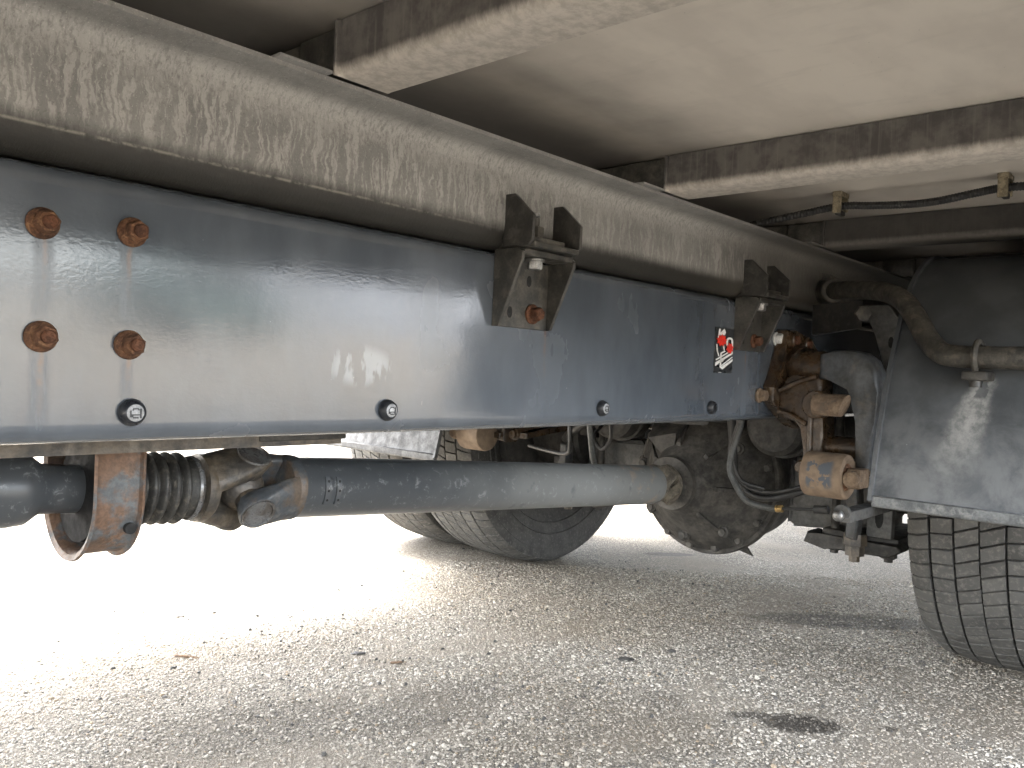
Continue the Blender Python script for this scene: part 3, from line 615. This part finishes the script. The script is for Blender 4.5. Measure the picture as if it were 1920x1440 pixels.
bm = B(); cyl(bm, (.478, YC-.0795-.0035, zc+.005-.045), (.478, YC-.075, zc-.04), .0075, 16); obj('drain_hole', bm, 'groove', hg)
bm = B(); lathe(bm, ap(.438), AXS, [(0, .034), (.004, .072), (.042, .072), (.046, .040)], 40); obj('bearing_rubber', bm, 'rubber', hg)
bm = B(); box(bm, .415, .515, YC-.115, YC-.075, .574, .585, .003); box(bm, .415, .515, YC+.075, YC+.115, .574, .585, .003); obj('mounting_foot', bm, 'strap', hg)
for yy in (YC-.105, YC+.105):
    bm = B(); nut(bm, (.468, yy, .574), .011, .012, (0, 0, -1)); obj('nut', bm, 'rust_dark', hg)
bm = B(); box(bm, .40, .54, .93, 2*YC-.93, .586, .62, .004); obj('bearing_crossmember', bm, 'black', hg)
# ------------------------------------------------------------------ rear axle
ax = thing('rear_axle', 'dusty brown rear axle with round bolted differential housing', 'axle', (2.3, YC, .17))
DO = Vector((1.958, YC, .386)); DA = Vector((1, 0, .03)).normalized()
bm = B(); lathe(bm, DO, DA, [(0, .052), (.004, .072), (.020, .074), (.024, .060), (.045, .072), (.060, .090), (.080, .104), (.115, .142), (.150, .180), (.185, .206), (.200, .212)], 56); nose = obj('differential_nose', bm, 'axle', ax)
bm = B(); lathe(bm, DO+DA*.200, DA, [(0, .193), (.002, .222), (.008, .226), (.030, .226), (.034, .222), (.05, .214), (.20, .205), (.26, .19), (.33, .12), (.35, .04)], 64); obj('banjo_housing', bm, 'axle', ax)
du, dv = basis(DA)[1:]
for k in range(16):
    a = 2*PI*(k+.4)/16; p = DO+DA*.186+(du*math.cos(a)+dv*math.sin(a))*.2035
    bm = B(); lathe(bm, p, -DA, [(-.003, .0125), (.003, .0125), (.0035, .0098), (.012, .0098), (.0135, .008)], 12); obj('housing_bolt', bm, 'axle', ax)
for k in range(8):
    a = 2*PI*(k+.2)/8; p = DO+DA*.142+(du*math.cos(a)+dv*math.sin(a))*.168
    bm = B(); lathe(bm, p-DA*.006, -DA, [(0, .017), (.008, .016), (.010, .012), (.016, .010)], 14); obj('boss', bm, 'axle', ax)
for k in range(5):   # ribs on the nose
    a = R(-150+k*52); rad = du*math.cos(a)+dv*math.sin(a); tv = DA.cross(rad)
    bm = B(); hull(bm, [DO+DA*t+rad*r+tv*w for t, r in ((.07, .085), (.07, .108), (.185, .215), (.19, .17)) for w in (-.006, .006)]); obj('rib', bm, 'axle', ax)
bm = B(); hull(bm, [(2.02, YC+.02, .52), (2.02, YC+.11, .50), (2.14, YC+.16, .56), (2.14, YC, .60), (2.05, YC+.05, .42), (2.14, YC+.1, .42)]); obj('sensor_boss', bm, 'axle_dark', ax, 25)
bm = B(); prism(bm, [(YC-.05, .180), (YC-.075, .150), (YC+.06, .178), (YC+.03, .186)], 'X', 2.33, 2.336); obj('drip_plate', bm, 'axle', ax)
for mir in (False, True):
    MIRROR[0] = mir
    bm = B(); hull(bm, [(x, y, z) for x, y, z in ((2.22, .965, .275), (2.38, .965, .275), (2.22, .965, .47), (2.38, .965, .47), (2.235, .70, .30), (2.37, .70, .30), (2.235, .70, .46), (2.37, .70, .46), (2.2, .95, .33), (2.2, .95, .43))]); bmesh.ops.bevel(bm, geom=bm.edges[:], offset=.012, segments=2, affect='EDGES'); obj('axle_beam', bm, 'plate', ax)
    bm = B(); cyl(bm, (2.3, .70, .475), (2.3, .50, .475), .13, 36, .01); cyl(bm, (2.3, .50, .475), (2.3, .30, .475), .19, 40, .01); obj('brake_drum', bm, 'axle_dark', ax)
    bm = B(); cyl(bm, (2.03, .93, .56), (2.16, .93, .56), .078, 32, .012); cyl(bm, (2.09, .93, .56), (2.10, .93, .56), .086, 32, .002); cyl(bm, (2.16, .93, .56), (2.29, .90, .54), .03, 18); obj('brake_chamber', bm, 'axle_dark', ax)
MIRROR[0] = False
# axle clamp with U bolts under the leaf spring
def clamp(label, grp='axle clamps under the leaf springs'):
    t = thing('axle_clamp', label, 'axle clamp', (2.22, .74, .25), grp)
    bm = B(); box(bm, 2.14, 2.42, .645, .835, .275, .302, .006); obj('clamp_plate', bm, 'axle_dark', t)
    for x, y in ((2.165, .675), (2.165, .81), (2.395, .675), (2.395, .81)):
        bm = B(); cyl(bm, (x, y, .238), (x, y, .60), .0105, 14); ub = obj('u_bolt_leg', bm, 'axle_dark', t)
        bm = B(); lathe(bm, (x, y, .275), (0, 0, -1), [(0, .026), (.004, .026), (.005, .021), (.026, .021), (.028, .018)], 6); obj('nut', bm, 'axle_dark', ub)
    bm = B(); lathe(bm, (2.10, .735, .278), (0, 0, -1), [(-.03, .028), (-.002, .03), (0, .024), (.024, .024), (.025, .0135), (.040, .0135)], 8); obj('lower_bolt', bm, 'joint', t)
    bm = B(); prism(bm, [(.835, .285), (.865, .29), (.875, .262), (.82, .250), (.79, .262), (.77, .254), (.66, .256), (.63, .275), (.645, .29)], 'X', 2.12, 2.20, .004, 1); obj('bump_lug', bm, 'axle_dark', t)
    bm = B(); prism(bm, [(.748, .300), (.722, .296), (.715, .36), (.722, .45), (.750, .45), (.744, .36)], 'X', 2.06, 2.10, .004, 1); obj('link_plate', bm, 'arm', t)
    bm = B(); box(bm, 2.115, 2.14, .655, .715, .303, .40, .003); obj('side_plate', bm, 'plate', t)
    bm = B(); prism(bm, [(.685+.010*math.cos(a), .352+.026*math.sin(a)) for a in np.linspace(0, 2*PI, 15)[:-1]], 'X', 2.1142, 2.1148); obj('oval_hole', bm, 'groove', t)
    return t
clamp('dark U-bolt axle clamp hanging left of the near tyre'); MIRROR[0] = True; clamp('dark axle clamp beside the far wheel, mostly in shadow'); MIRROR[0] = False
# ------------------------------------------------------------------ spring hangers and leaf springs
def hanger(label):
    t = thing('spring_hanger', label, 'spring hanger', (1.78, .80, .47), 'spring hangers on the chassis rails')
    plate = [(1.805, .792), (1.855, .795), (1.945, .778), (2.01, .735), (2.03, .68), (2.0, .62), (1.93, .585), (1.905, .565), (1.865, .572), (1.825, .595), (1.772, .613), (1.748, .632), (1.746, .662), (1.778, .70), (1.792, .74)]
    bm = B(); prism(bm, plate, 'Y', .802, .8295, .005, 2); pl_ = obj('mounting_plate', bm, 'cast', t)
    for x, z, r in ((1.835, .770, .020), (1.905, .765, .018), (1.84, .712, .023), (1.80, .640, .019), (1.862, .640, .021), (1.93, .70, .02)):
        bm = B(); lathe(bm, (x, .803, z), (0, -1, 0), [(0, r), (.008, r*.97), (.010, r*.8), (.004, r*.66)], 22); bo = obj('bolt_boss', bm, 'cast', t)
        bm = B(); nut(bm, (x, .8, z), r*.56, .011, rot=x*9); obj('bolt_head', bm, 'rust_dark' if z > .7 else 'groove', bo)
    for p, q, wz in (((1.80, .800, .672), (1.79, .725, .705), .010), ((1.86, .80, .735), (1.80, .72, .730), .014), ((1.88, .80, .60), (1.80, .735, .575), .012)):
        bm = B(); p = Vector(p); q = Vector(q); hull(bm, [a+Vector((dx, 0, dz)) for a in (p, q) for dx in (-.010, .010) for dz in (-wz, wz)]); bmesh.ops.bevel(bm, geom=bm.edges[:], offset=.004, segments=2, affect='EDGES'); obj('rib', bm, 'cast', t)
    leg = [(.806, .668), (.772, .676), (.742, .690), (.716, .700), (.706, .682), (.703, .62), (.699, .560), (.700, .47), (.744, .464), (.742, .54), (.737, .580), (.757, .602), (.806, .592)]
    bm = B(); prism(bm, leg, 'X', 1.772, 1.838, .012, 4); obj('inner_leg', bm, 'cast', t, 60)
    for p, q, rr in (((1.768, .800, .655), (1.768, .716, .690), .006), ((1.768, .728, .66), (1.768, .724, .50), .006), ((1.768, .80, .61), (1.768, .735, .585), .006)):
        bm = B(); tube(bm, cr([p, tuple((a+b)/2+(0, 0, .004)[k] for k, (a, b) in enumerate(zip(p, q))), q], 5), rr, 10); obj('casting_ridge', bm, 'cast', t)
    bm = B(); tube(bm, cr([(1.86, .806, .722), (1.825, .775, .716), (1.805, .742, .712), (1.803, .708, .712)], 6), [.044-.010*min(1, k/12) for k in range(19)], 20); obj('upper_arm', bm, 'cast', t)
    out = [(.7135, .684), (.7135, .738), (.69, .746), (.655, .7485), (.628, .744), (.606, .728), (.593, .70), (.589, .66), (.592, .60), (.601, .498), (.628, .498), (.630, .60), (.633, .655), (.641, .673), (.658, .681)]
    bm = B(); prism(bm, out, 'X', 1.765, 1.842, .0115, 4); obj('outer_arm', bm, 'arm', t, 60)
    bm = B(); cyl(bm, (1.81, .722, .537), (1.81, .60, .540), .024, 24, .003); obj('cross_tube', bm, 'cast', t)
    # upper bump rubber carrier, half round
    bm = B(); pts = arc(1.74, .630, .024, -70, 250, 14); prism(bm, pts, 'Y', .634, .708, .002, 1)
    for v in bm.verts:
        if v.co.y < .64: v.co.y += (.655-v.co.z)*.35
    obj('upper_bush', bm, 'tan', t)
    bm = B(); cyl(bm, (1.775, .705, .63), (1.735, .705, .63), .030, 22, .003); obj('bush_seat', bm, 'cast', t)
    bm = B(); lathe(bm, (1.735, .716, .484), (0, -1, 0), [(0, .038), (.004, .046), (.010, .0475), (.079, .0475), (.087, .046), (.091, .040), (.088, .031), (.082, .024)], 40); obj('lower_bush', bm, 'bush', t)
    bm = B(); lathe(bm, (1.735, .640, .484), (0, -1, 0), [(0, .029), (.010, .028), (.014, .022), (.018, .021)], 26); pb = obj('pin', bm, 'rust', t)
    bm = B(); box(bm, 1.708, 1.762, .594, .6218, .464, .504, .004); obj('pin_block', bm, 'tan', pb)
    bm = B(); cyl(bm, (1.708, .609, .484), (1.694, .610, .484), .017, 24, .003); obj('pin_bolt', bm, 'tan', pb)
    bm = B(); lathe(bm, (1.81, .755, .487), (-1, 0, 0), [(0, .017), (.006, .0165), (.009, .013), (.018, .012)], 12); cyl(bm, (1.812, .755, .487), (1.812, .738, .487), .010, 10); obj('lock_bolt', bm, 'cast', t)
    bm = B(); hull(bm, [(1.84, .615, .70), (1.84, .57, .69), (1.84, .575, .56), (1.84, .61, .55), (1.93, .63, .70), (1.93, .57, .68), (1.93, .58, .55), (1.93, .625, .55)]); bmesh.ops.bevel(bm, geom=bm.edges[:], offset=.008, segments=2, affect='EDGES'); obj('rear_lug', bm, 'cast', t)
    return t
hanger('rusty brown cast spring hanger with grey arm at the end of the near rail'); MIRROR[0] = True; hanger('rusty spring hanger bush glimpsed above the shaft on the far side'); MIRROR[0] = False
def leaf(label):
    t = thing('leaf_spring', label, 'leaf spring', (2.3, .69, .46), 'leaf springs of the rear axle')
    for k, (th, dz, L) in enumerate(((.024, 0, 1.), (.022, -.027, .8))):
        xs = np.linspace(1.76+.12*k, 2.3+.62*L, 22); top = [(x, .545+dz-.055*((x-2.3)/.55)**2) for x in xs]
        bm = B(); prism(bm, top+[(x, z-th*(1-.35*abs(x-2.3)/.6)) for x, z in reversed(top)], 'Y', .648, .738, .002, 1); obj('leaf', bm, 'cast', t)
    bm = B(); box(bm, 2.19, 2.41, .645, .741, .47, .494); obj('seat_block', bm, 'axle_dark', t)
    return t
leaf('rusty leaf spring running back from the near hanger to the axle'); MIRROR[0] = True; leaf('dark leaf spring on the far side behind the shaft'); MIRROR[0] = False
# ------------------------------------------------------------------ wheels
TR, AXZ = .482, .476
def tyre_parts(t, yc, flip):
    s = -1 if flip else 1; c = Vector((2.3, yc, AXZ))
    prof = [(-.108, .288), (-.118, .305), (-.128, .325), (-.141, .352), (-.1495, .385), (-.1505, .41), (-.149, .436), (-.1475, .445), (-.1468, .4505), (-.1455, .456), (-.140, .461), (-.125, .4645), (0, .468)]
    prof += [(-a, b) for a, b in reversed(prof[:-1])]
    # ring marks on the sidewall
    full = []
    for a, b in prof:
        full.append((a, b))
    def flatten(bm):
        for v in bm.verts:
            if v.co.z < .0015:
                v.co.z = .0015
    bm = B(); lathe(bm, c, (0, 1, 0), full, 96, False)
    for rr, yy in ((.335, .1345), (.372, .1477), (.427, .1485)):
        for sg in (1, -1): lathe(bm, c+Vector((0, sg*(yy-.001), 0)), (0, sg, 0), [(0, rr-.003), (.003, rr-.001), (.003, rr+.001), (0, rr+.003)], 96, False)
    flatten(bm); obj('tyre_carcass', bm, 'tyre', t, 50)
    bm = B(); NP = 82; rows = [(-.147, -.1010, -.25, .35), (-.0950, -.0520, .0, .12), (-.0470, -.0016, .35, .5), (.0016, .0470, .62, .5), (.0520, .0950, .1, .12), (.1010, .147, .45, .35)]
    gap = .066
    def rad(y): return TR-.0015-.55*max(0, abs(y)-.03)**2*1.4-(.010*max(0, (abs(y)-.122)/.025)**2)
    for ri, (y0, y1, ph, sl_) in enumerate(rows):
        for k in range(NP):
            P = []
            for yy, e in ((y0, 0), ((y0+y1)/2, .5), (y1, 1)):
                for side in (0, 1):
                    a = 2*PI/NP*(k+ph+sl_*(e-.5)*(1 if ri in (0, 1, 2) else 1)*s+(gap if side == 0 else 1-gap)+random.uniform(-.012, .012)); P.append((yy, a))
            def pt(y, a, r): return (c.x+r*math.cos(a), c.y+y, c.z+r*math.sin(a))
            ins = .0011
            lo = [bm.verts.new(pt(y, a, .457)) for y, a in P]
            ch = [bm.verts.new(pt(y, a, rad(y)-ins*1.2)) for y, a in P]
            da = .0026; wr = random.uniform(-.0011, .0004)
            up = [bm.verts.new(pt(y+(ins if i < 2 else -ins if i > 3 else 0), a+(da if i % 2 == 0 else -da), rad(y)+wr)) for i, (y, a) in enumerate(P)]
            ringo = [0, 1, 3, 5, 4, 2]
            for L0, L1 in ((lo, ch), (ch, up)):
                for i in range(6): bm.faces.new((L0[ringo[i]], L0[ringo[(i+1) % 6]], L1[ringo[(i+1) % 6]], L1[ringo[i]]))
            bm.faces.new((up[0], up[2], up[3], up[1])); bm.faces.new((up[2], up[4], up[5], up[3]))
    flatten(bm); obj('tread', bm, 'tread', t, 25)
    bm = B(); lathe(bm, c, (0, 1, 0), [(-.143, .4600), (-.125, .4652), (0, .4688), (.125, .4652), (.143, .4600)], 96, False); flatten(bm); obj('tread_base', bm, 'groove', t, 50)
    bm = B(); lathe(bm, c, (0, s, 0), [(-.112, .300), (-.116, .292), (-.108, .283), (-.09, .278), (-.05, .266), (.08, .262), (.10, .25), (.112, .20), (.115, .12), (.113, .11), (.108, .11), (.105, .2), (.095, .235), (.075, .25), (-.06, .256), (-.09, .268), (-.112, .280)], 64, False); obj('rim', bm, 'axle_dark', t, 40)
    bm = B(); lathe(bm, c, (0, s, 0), [(-.04, .215), (-.03, .222), (.06, .222), (.07, .21), (.075, .10), (.10, .095)], 48, True); obj('brake_drum', bm, 'rust_dark', t, 40)
def wheel(label, yc, flip):
    t = thing('wheel', label, 'wheel', (2.3, yc, 0), 'twin rear wheels of the truck'); tyre_parts(t, yc, flip); return t
GAPW = .340; YI = .54-.15
wa = wheel('dark block tread tyre at the right edge under the grey mudguard', YI, False)
def wdup(src, label, dy):
    c_ = dup(src, None, (0, dy, 0), label); return c_
wa.location = (2.405, YI+.037, 0)
wb = wdup(wa, 'outer twin wheel behind the mudguard at the right edge', -GAPW)
wc = wheel('far inner wheel showing its dark sidewall and rim beneath the shaft', 2*YC-YI, True)
wd = wdup(wc, 'far outer twin wheel, left of the far inner wheel', GAPW)
# ------------------------------------------------------------------ mudguards
GP = [(1.628, .452), (1.632, .462), (1.648, .53), (1.668, .60), (1.695, .68), (1.728, .75), (1.765, .82), (1.82, .885), (1.90, .935), (2.0, .955), (2.3, .962), (2.6, .958), (2.75, .91), (2.86, .80), (2.93, .68)]
def guard(label, mat, lip, yi=.540, dz=0.):
    t = thing('mudguard', label, 'mudguard', (1.75, .25, .452), 'rear wheel mudguards')
    pts = [tuple(p)[:2] for p in cr([(a, b+dz, 0) for a, b in GP], 4)]
    bm = B(); sheet(bm, pts, 'Y', -.075, yi, .005); g = obj('guard_shell', bm, mat, t, 40)
    bm = B(); tube(bm, [(1.627, -.076, .452+dz), (1.627, .2, .452+dz), (1.627, yi+.001, .452+dz)], .0065, 10); box(bm, 1.620, 1.632, -.076, yi+.001, .452+dz, .468+dz, .002, 1); obj('rolled_lip', bm, lip, t)
    bm = B(); sheet(bm, [(a-.002, b) for a, b in pts[2:44]], 'Y', yi, yi+.008, .012); obj('edge_bead', bm, mat, t)
    return t
gd = guard('blue-grey mudguard panel with pale stain over the right tyre', 'guard', 'guard_lip'); MIRROR[0] = True; guard('pale mudguard seen under the rail over the far wheels', 'guard_far', 'guard_far', .610, -.045); MIRROR[0] = False
for mir, lb in ((False, 'added black rubber mud flap behind the near wheels'), (True, 'added black rubber mud flap behind the far wheels, blocking a bright gap')):  # flaps put in to block bright ground showing past the wheels
    MIRROR[0] = mir; mf = thing('added_mud_flap', lb, 'mud flap', (3.0, .24, .22), 'added mud flaps behind the rear wheels')
    bm = B(); box(bm, 2.995, 3.005, -.06, .53, .22, .90, .002); obj('added_flap_sheet', bm, 'rubber', mf)
    bm = B(); box(bm, 2.985, 3.015, -.06, .53, .90, .94, .003); obj('added_clamp_rail', bm, 'black', mf)
MIRROR[0] = False
pp = thing('mudguard_pipe', 'dirty bent steel support pipe crossing the top of the grey mudguard', 'pipe', (1.75, .5, .8))
P = cr([(2.02, .812, .900), (1.93, .735, .893), (1.865, .66, .884), (1.81, .597, .872), (1.768, .549, .850), (1.738, .515, .815), (1.706, .480, .768), (1.682, .452, .744), (1.668, .425, .736), (1.662, .37, .734), (1.662, .2, .734), (1.662, -.05, .734)], 8)
bm = B(); tube(bm, P, .0205, 20); obj('bent_pipe', bm, 'pipe', pp)
d0 = (P[4]-P[0]).normalized(); bm = B(); lathe(bm, P[0]-d0*.01, d0, [(0, .046), (.010, .046), (.012, .030), (.085, .030), (.088, .027)], 30); obj('root_collar', bm, 'pipe', pp)
bm = B(); hull(bm, [(1.86, .66, .86), (1.90, .70, .86), (1.90, .70, .80), (1.86, .66, .80), (1.93, .80, .86), (1.99, .815, .86), (1.93, .80, .79), (1.99, .815, .79)]); obj('root_bracket', bm, 'black', pp)
bm = B(); lathe(bm, (1.862, .662, .832), (-.7, -.7, 0), [(0, .018), (.010, .018), (.012, .015)], 6); obj('clamp_bolt', bm, 'pipe', pp)
bm = B(); c = Vector((1.662, .383, .734)); tube(bm, [c+Vector((.03, 0, -.035)), c+Vector((-.01, 0, -.030)), c+Vector((-.0265, 0, -.01))]+[c+Vector((-.0285*math.cos(R(a)), 0, .0285*math.sin(R(a)))) for a in range(0, 130, 15)]+[c+Vector((.03, 0, .024))], .0055, 8); ck = obj('hook_clip', bm, 'pipe', pp)
bm = B(); box(bm, 1.640, 1.70, .362, .404, .692, .7085, .004); cyl(bm, (1.655, .383, .692), (1.655, .383, .680), .011, 10); obj('clip_foot', bm, 'black', ck)
gb = thing('mudguard_bracket', 'grey bracket plate with two holes between rail and mudguard', 'bracket', (1.95, .62, .74))
bm = B(); prism(bm, [(.585, .70), (.60, .80), (.64, .86), (.70, .86), (.665, .79), (.64, .70)], 'X', 1.97, 1.978, .002, 1); obj('bracket_plate', bm, 'plate', gb)
for y in (.613, .632): bm = B(); prism(bm, [(y+.006*math.cos(a), .775+.013*math.sin(a)) for a in np.linspace(0, 2*PI, 13)[:-1]], 'X', 1.9693, 1.9699); obj('hole', bm, 'groove', gb)
bm = B(); prism(bm, [(.60, .70), (.625, .56), (.64, .52), (.655, .56), (.63, .70)], 'X', 1.985, 1.995, .002, 1); obj('hanging_strap', bm, 'hose_grey', gb)
# ------------------------------------------------------------------ hoses, links and dark gear round the axle
def hose(name, label, cat, pts, r, mat, group=None, seg=10):
    t = thing(name, label, cat, pts[0], group); bm = B(); tube(bm, cr(pts, 8), r, seg); obj('hose_line', bm, mat, t); return t
h = hose('brake_hose', 'light grey hose curving down in front of the differential', 'hose', [(1.80, .90, .64), (1.80, .903, .575), (1.80, .922, .505), (1.80, .927, .466), (1.80, .915, .436), (1.80, .881, .395), (1.80, .828, .386), (1.80, .807, .387)], .0072, 'hose_grey')
bm = B(); cyl(bm, (1.80, .808, .387), (1.80, .793, .389), .0085, 12); obj('brass_fitting', bm, 'brass', h)
bm = B(); cyl(bm, (1.80, .793, .389), (1.80, .700, .400), .0035, 8); cyl(bm, (1.80, .72, .398), (1.80, .69, .401), .0095, 12); obj('sensor_rod', bm, 'hose', h)
bm = B(); bmesh.ops.create_uvsphere(bm, u_segments=14, v_segments=10, radius=.0125, matrix=Matrix.Translation((1.80, .668, .392))); obj('ball_joint', bm, 'zinc', h)
bm = B(); lathe(bm, (1.825, .667, .398), (-1, 0, 0), [(0, .017), (.012, .016)], 14); box(bm, 1.825, 2.2, .65, .685, .375, .40, .003); obj('link_bracket', bm, 'plate', h)
grp = 'black air hoses near the differential'
hose('air_hose', 'black air hose looping below the grey hose towards the hanger', 'hose', [(1.9, .98, .60), (1.93, .985, .50), (1.95, .985, .43), (1.95, .945, .39), (1.95, .89, .386), (1.95, .82, .41), (1.98, .76, .44)], .0085, 'hose', grp)
hose('air_hose', 'second black air hose just above the looping one', 'hose', [(1.92, 1.0, .60), (1.95, 1.005, .52), (1.95, 1.0, .45), (1.95, .95, .405), (1.95, .88, .403), (1.95, .80, .43), (1.99, .74, .46)], .006, 'hose', grp)
hose('air_hose', 'thin black air hose hanging over the rear of the shaft tube', 'hose', [(1.75, 1.38, .60), (1.75, 1.37, .50), (1.78, 1.40, .455), (1.82, 1.50, .45), (1.85, 1.60, .455)], .006, 'hose', grp)
hose('air_hose', 'grey black air hose standing upright behind the shaft tube', 'hose', [(1.72, 1.30, .62), (1.73, 1.29, .53), (1.76, 1.30, .46), (1.80, 1.32, .43)], .008, 'hose_grey', grp)
hose('air_hose', 'black air hose arching towards the far wheel', 'hose', [(1.9, 1.32, .60), (1.92, 1.40, .56), (1.95, 1.52, .50), (2.02, 1.60, .47)], .012, 'hose', grp)
hose('air_hose', 'thin black air hose sagging between the shaft tube and the far brake chamber', 'hose', [(1.70, 1.22, .62), (1.74, 1.23, .52), (1.80, 1.30, .475), (1.90, 1.40, .50), (2.02, 1.44, .54)], .005, 'hose', grp)
hose('air_hose', 'black air hose clipped beside the grey curved hose', 'hose', [(1.86, .93, .64), (1.87, .945, .57), (1.88, .965, .50), (1.90, .95, .43), (1.93, .90, .41)], .006, 'hose', grp)
vr = thing('axle_control_rod', 'dark V-shaped control rod above the differential', 'control rod', (2.2, YC, .6))
for yy in (.93, 2*YC-.93):
    bm = B(); cyl(bm, (2.27, YC+(yy-YC)*.12, .60), (1.62, yy, .615), .024, 18); obj('rod', bm, 'axle_dark', vr)
    bm = B(); cyl(bm, (1.60, yy, .655), (1.60, yy, .575), .045, 24, .004); obj('rod_eye', bm, 'axle_dark', vr)
bm = B(); cyl(bm, (2.27, YC, .565), (2.27, YC, .64), .06, 24, .006); obj('ball_housing', bm, 'axle_dark', vr)
tk = thing('air_tank', 'black air tank across the frame behind the axle', 'air tank', (2.75, YC, .58))
bm = B(); lathe(bm, (2.76, YC-.36, .60), (0, 1, 0), [(0, .03), (.012, .09), (.04, .125), (.68, .125), (.708, .09), (.72, .03)], 32); obj('tank_shell', bm, 'dark', tk)
for yy in (-.2, .2): bm = B(); cyl(bm, (2.76, YC+yy-.012, .60), (2.76, YC+yy+.012, .60), .128, 32); obj('tank_strap', bm, 'axle_dark', tk)
fc = thing('gap_crossmember', 'dark crossmember added above the differential to hide bright gaps between both rails', 'crossmember', (2.05, YC, .6))  # beam put in to hide bright ground above the differential
bm = B(); prism(bm, [(2.02, .62), (2.03, .615), (2.10, .615), (2.11, .62), (2.11, .82), (2.02, .82)], 'Y', .842, 2*YC-.842, .003, 1); obj('added_crossmember_beam', bm, 'dark', fc)
bm = B(); box(bm, 1.99, 2.02, 1.05, 1.33, .56, .76, .006); obj('bracket_plate', bm, 'axle_dark', fc)
rc = thing('rear_crossmember', 'dark rear frame crossmember closing off the view behind the axle', 'crossmember', (3.1, YC, .4))
bm = B(); box(bm, 3.10, 3.12, .845, 2*YC-.845, .36, .84, .003); obj('crossmember_plate', bm, 'dark', rc)
tl = thing('rear_blocker_box', 'dark box added below the rear end of the frame to block bright ground', 'blocker box', (3.5, YC, .36))  # stand-in box that blocks bright ground behind the axle
bm = B(); box(bm, 3.42, 3.70, -.04, 2*YC+.04, .40, 1.0, .01); obj('blocker_box', bm, 'dark', tl)
bm = B(); cyl(bm, (3.45, .0, .40), (3.45, 2*YC, .40), .04, 20); obj('cross_tube', bm, 'dark', tl)
# ------------------------------------------------------------------ bits lying on the ground
def lump(name, label, cat, x, y, rx, ry, h, ang, mat, seed):
    rs = random.Random(seed); bm = B(); bmesh.ops.create_icosphere(bm, subdivisions=2, radius=1)
    ca, sa = math.cos(R(ang)), math.sin(R(ang))
    for v in bm.verts:
        k = 1+rs.uniform(-.22, .22); a, b, c_ = v.co.x*rx*k, v.co.y*ry*k, max(v.co.z*k, -.15)*h
        v.co = (x+a*ca-b*sa, y+a*sa+b*ca, c_+.0012)
    solo(obj(name, bm, mat, None, 50), label, cat, 'scraps lying on the asphalt')
lump('tar_lump', 'flat dark oval lump on the asphalt near the middle', 'debris', 1.648, 1.095, .021, .010, .004, -48, 'tar', 1)
lump('tar_lump', 'small dark lump just right of the flat oval one', 'debris', 1.785, 1.052, .012, .006, .004, -48, 'tar', 2)
lump('tar_lump', 'dark grey flat scrap left of centre on the asphalt', 'debris', 1.198, 1.533, .016, .010, .003, -40, 'tar', 3)
lump('dry_leaf', 'small brown leaf scrap right of the grey scrap', 'debris', 1.226, 1.431, .014, .008, .003, -30, 'leaf', 4)
lump('twig', 'thin dark twig scrap at the edge of the bright ground', 'debris', .893, 1.767, .034, .005, .004, -58, 'leaf', 5)
lump('pebble', 'loose pale pebble at bottom centre', 'debris', 1.13, .86, .006, .0045, .005, 20, 'stone', 6)
lump('tar_lump', 'small black crumb above the thin twig on the bright ground', 'debris', 1.02, 2.05, .012, .006, .004, -40, 'tar', 8)

# fine dark grit: countless crumbs, one object
bm = B(); rg = random.Random(11)
for k in range(260):
    x = rg.uniform(.6, 2.6); y = rg.uniform(.35, 2.2); q = rg.choice((.0018, .0022, .003, .0042)); a = rg.uniform(0, PI)
    vs_ = []
    for i in range(6):
        t = a+2*PI*i/6; rr = q*rg.uniform(.6, 1.3); vs_.append((x+rr*math.cos(t)*1.4, y+rr*math.sin(t)))
    lo = [bm.verts.new((px, py, .0)) for px, py in vs_]; up = [bm.verts.new((x+(px-x)*.6, y+(py-y)*.6, q*.8+.0012)) for px, py in vs_]
    for i in range(6): bm.faces.new((lo[i], lo[(i+1) % 6], up[(i+1) % 6], up[i]))
    bm.faces.new(up)
g = obj('dark_grit', bm, 'tar', None, 0); g['kind'] = 'stuff'; g['label'] = 'scattered dark crumbs and grit on the asphalt'; g['category'] = 'grit'
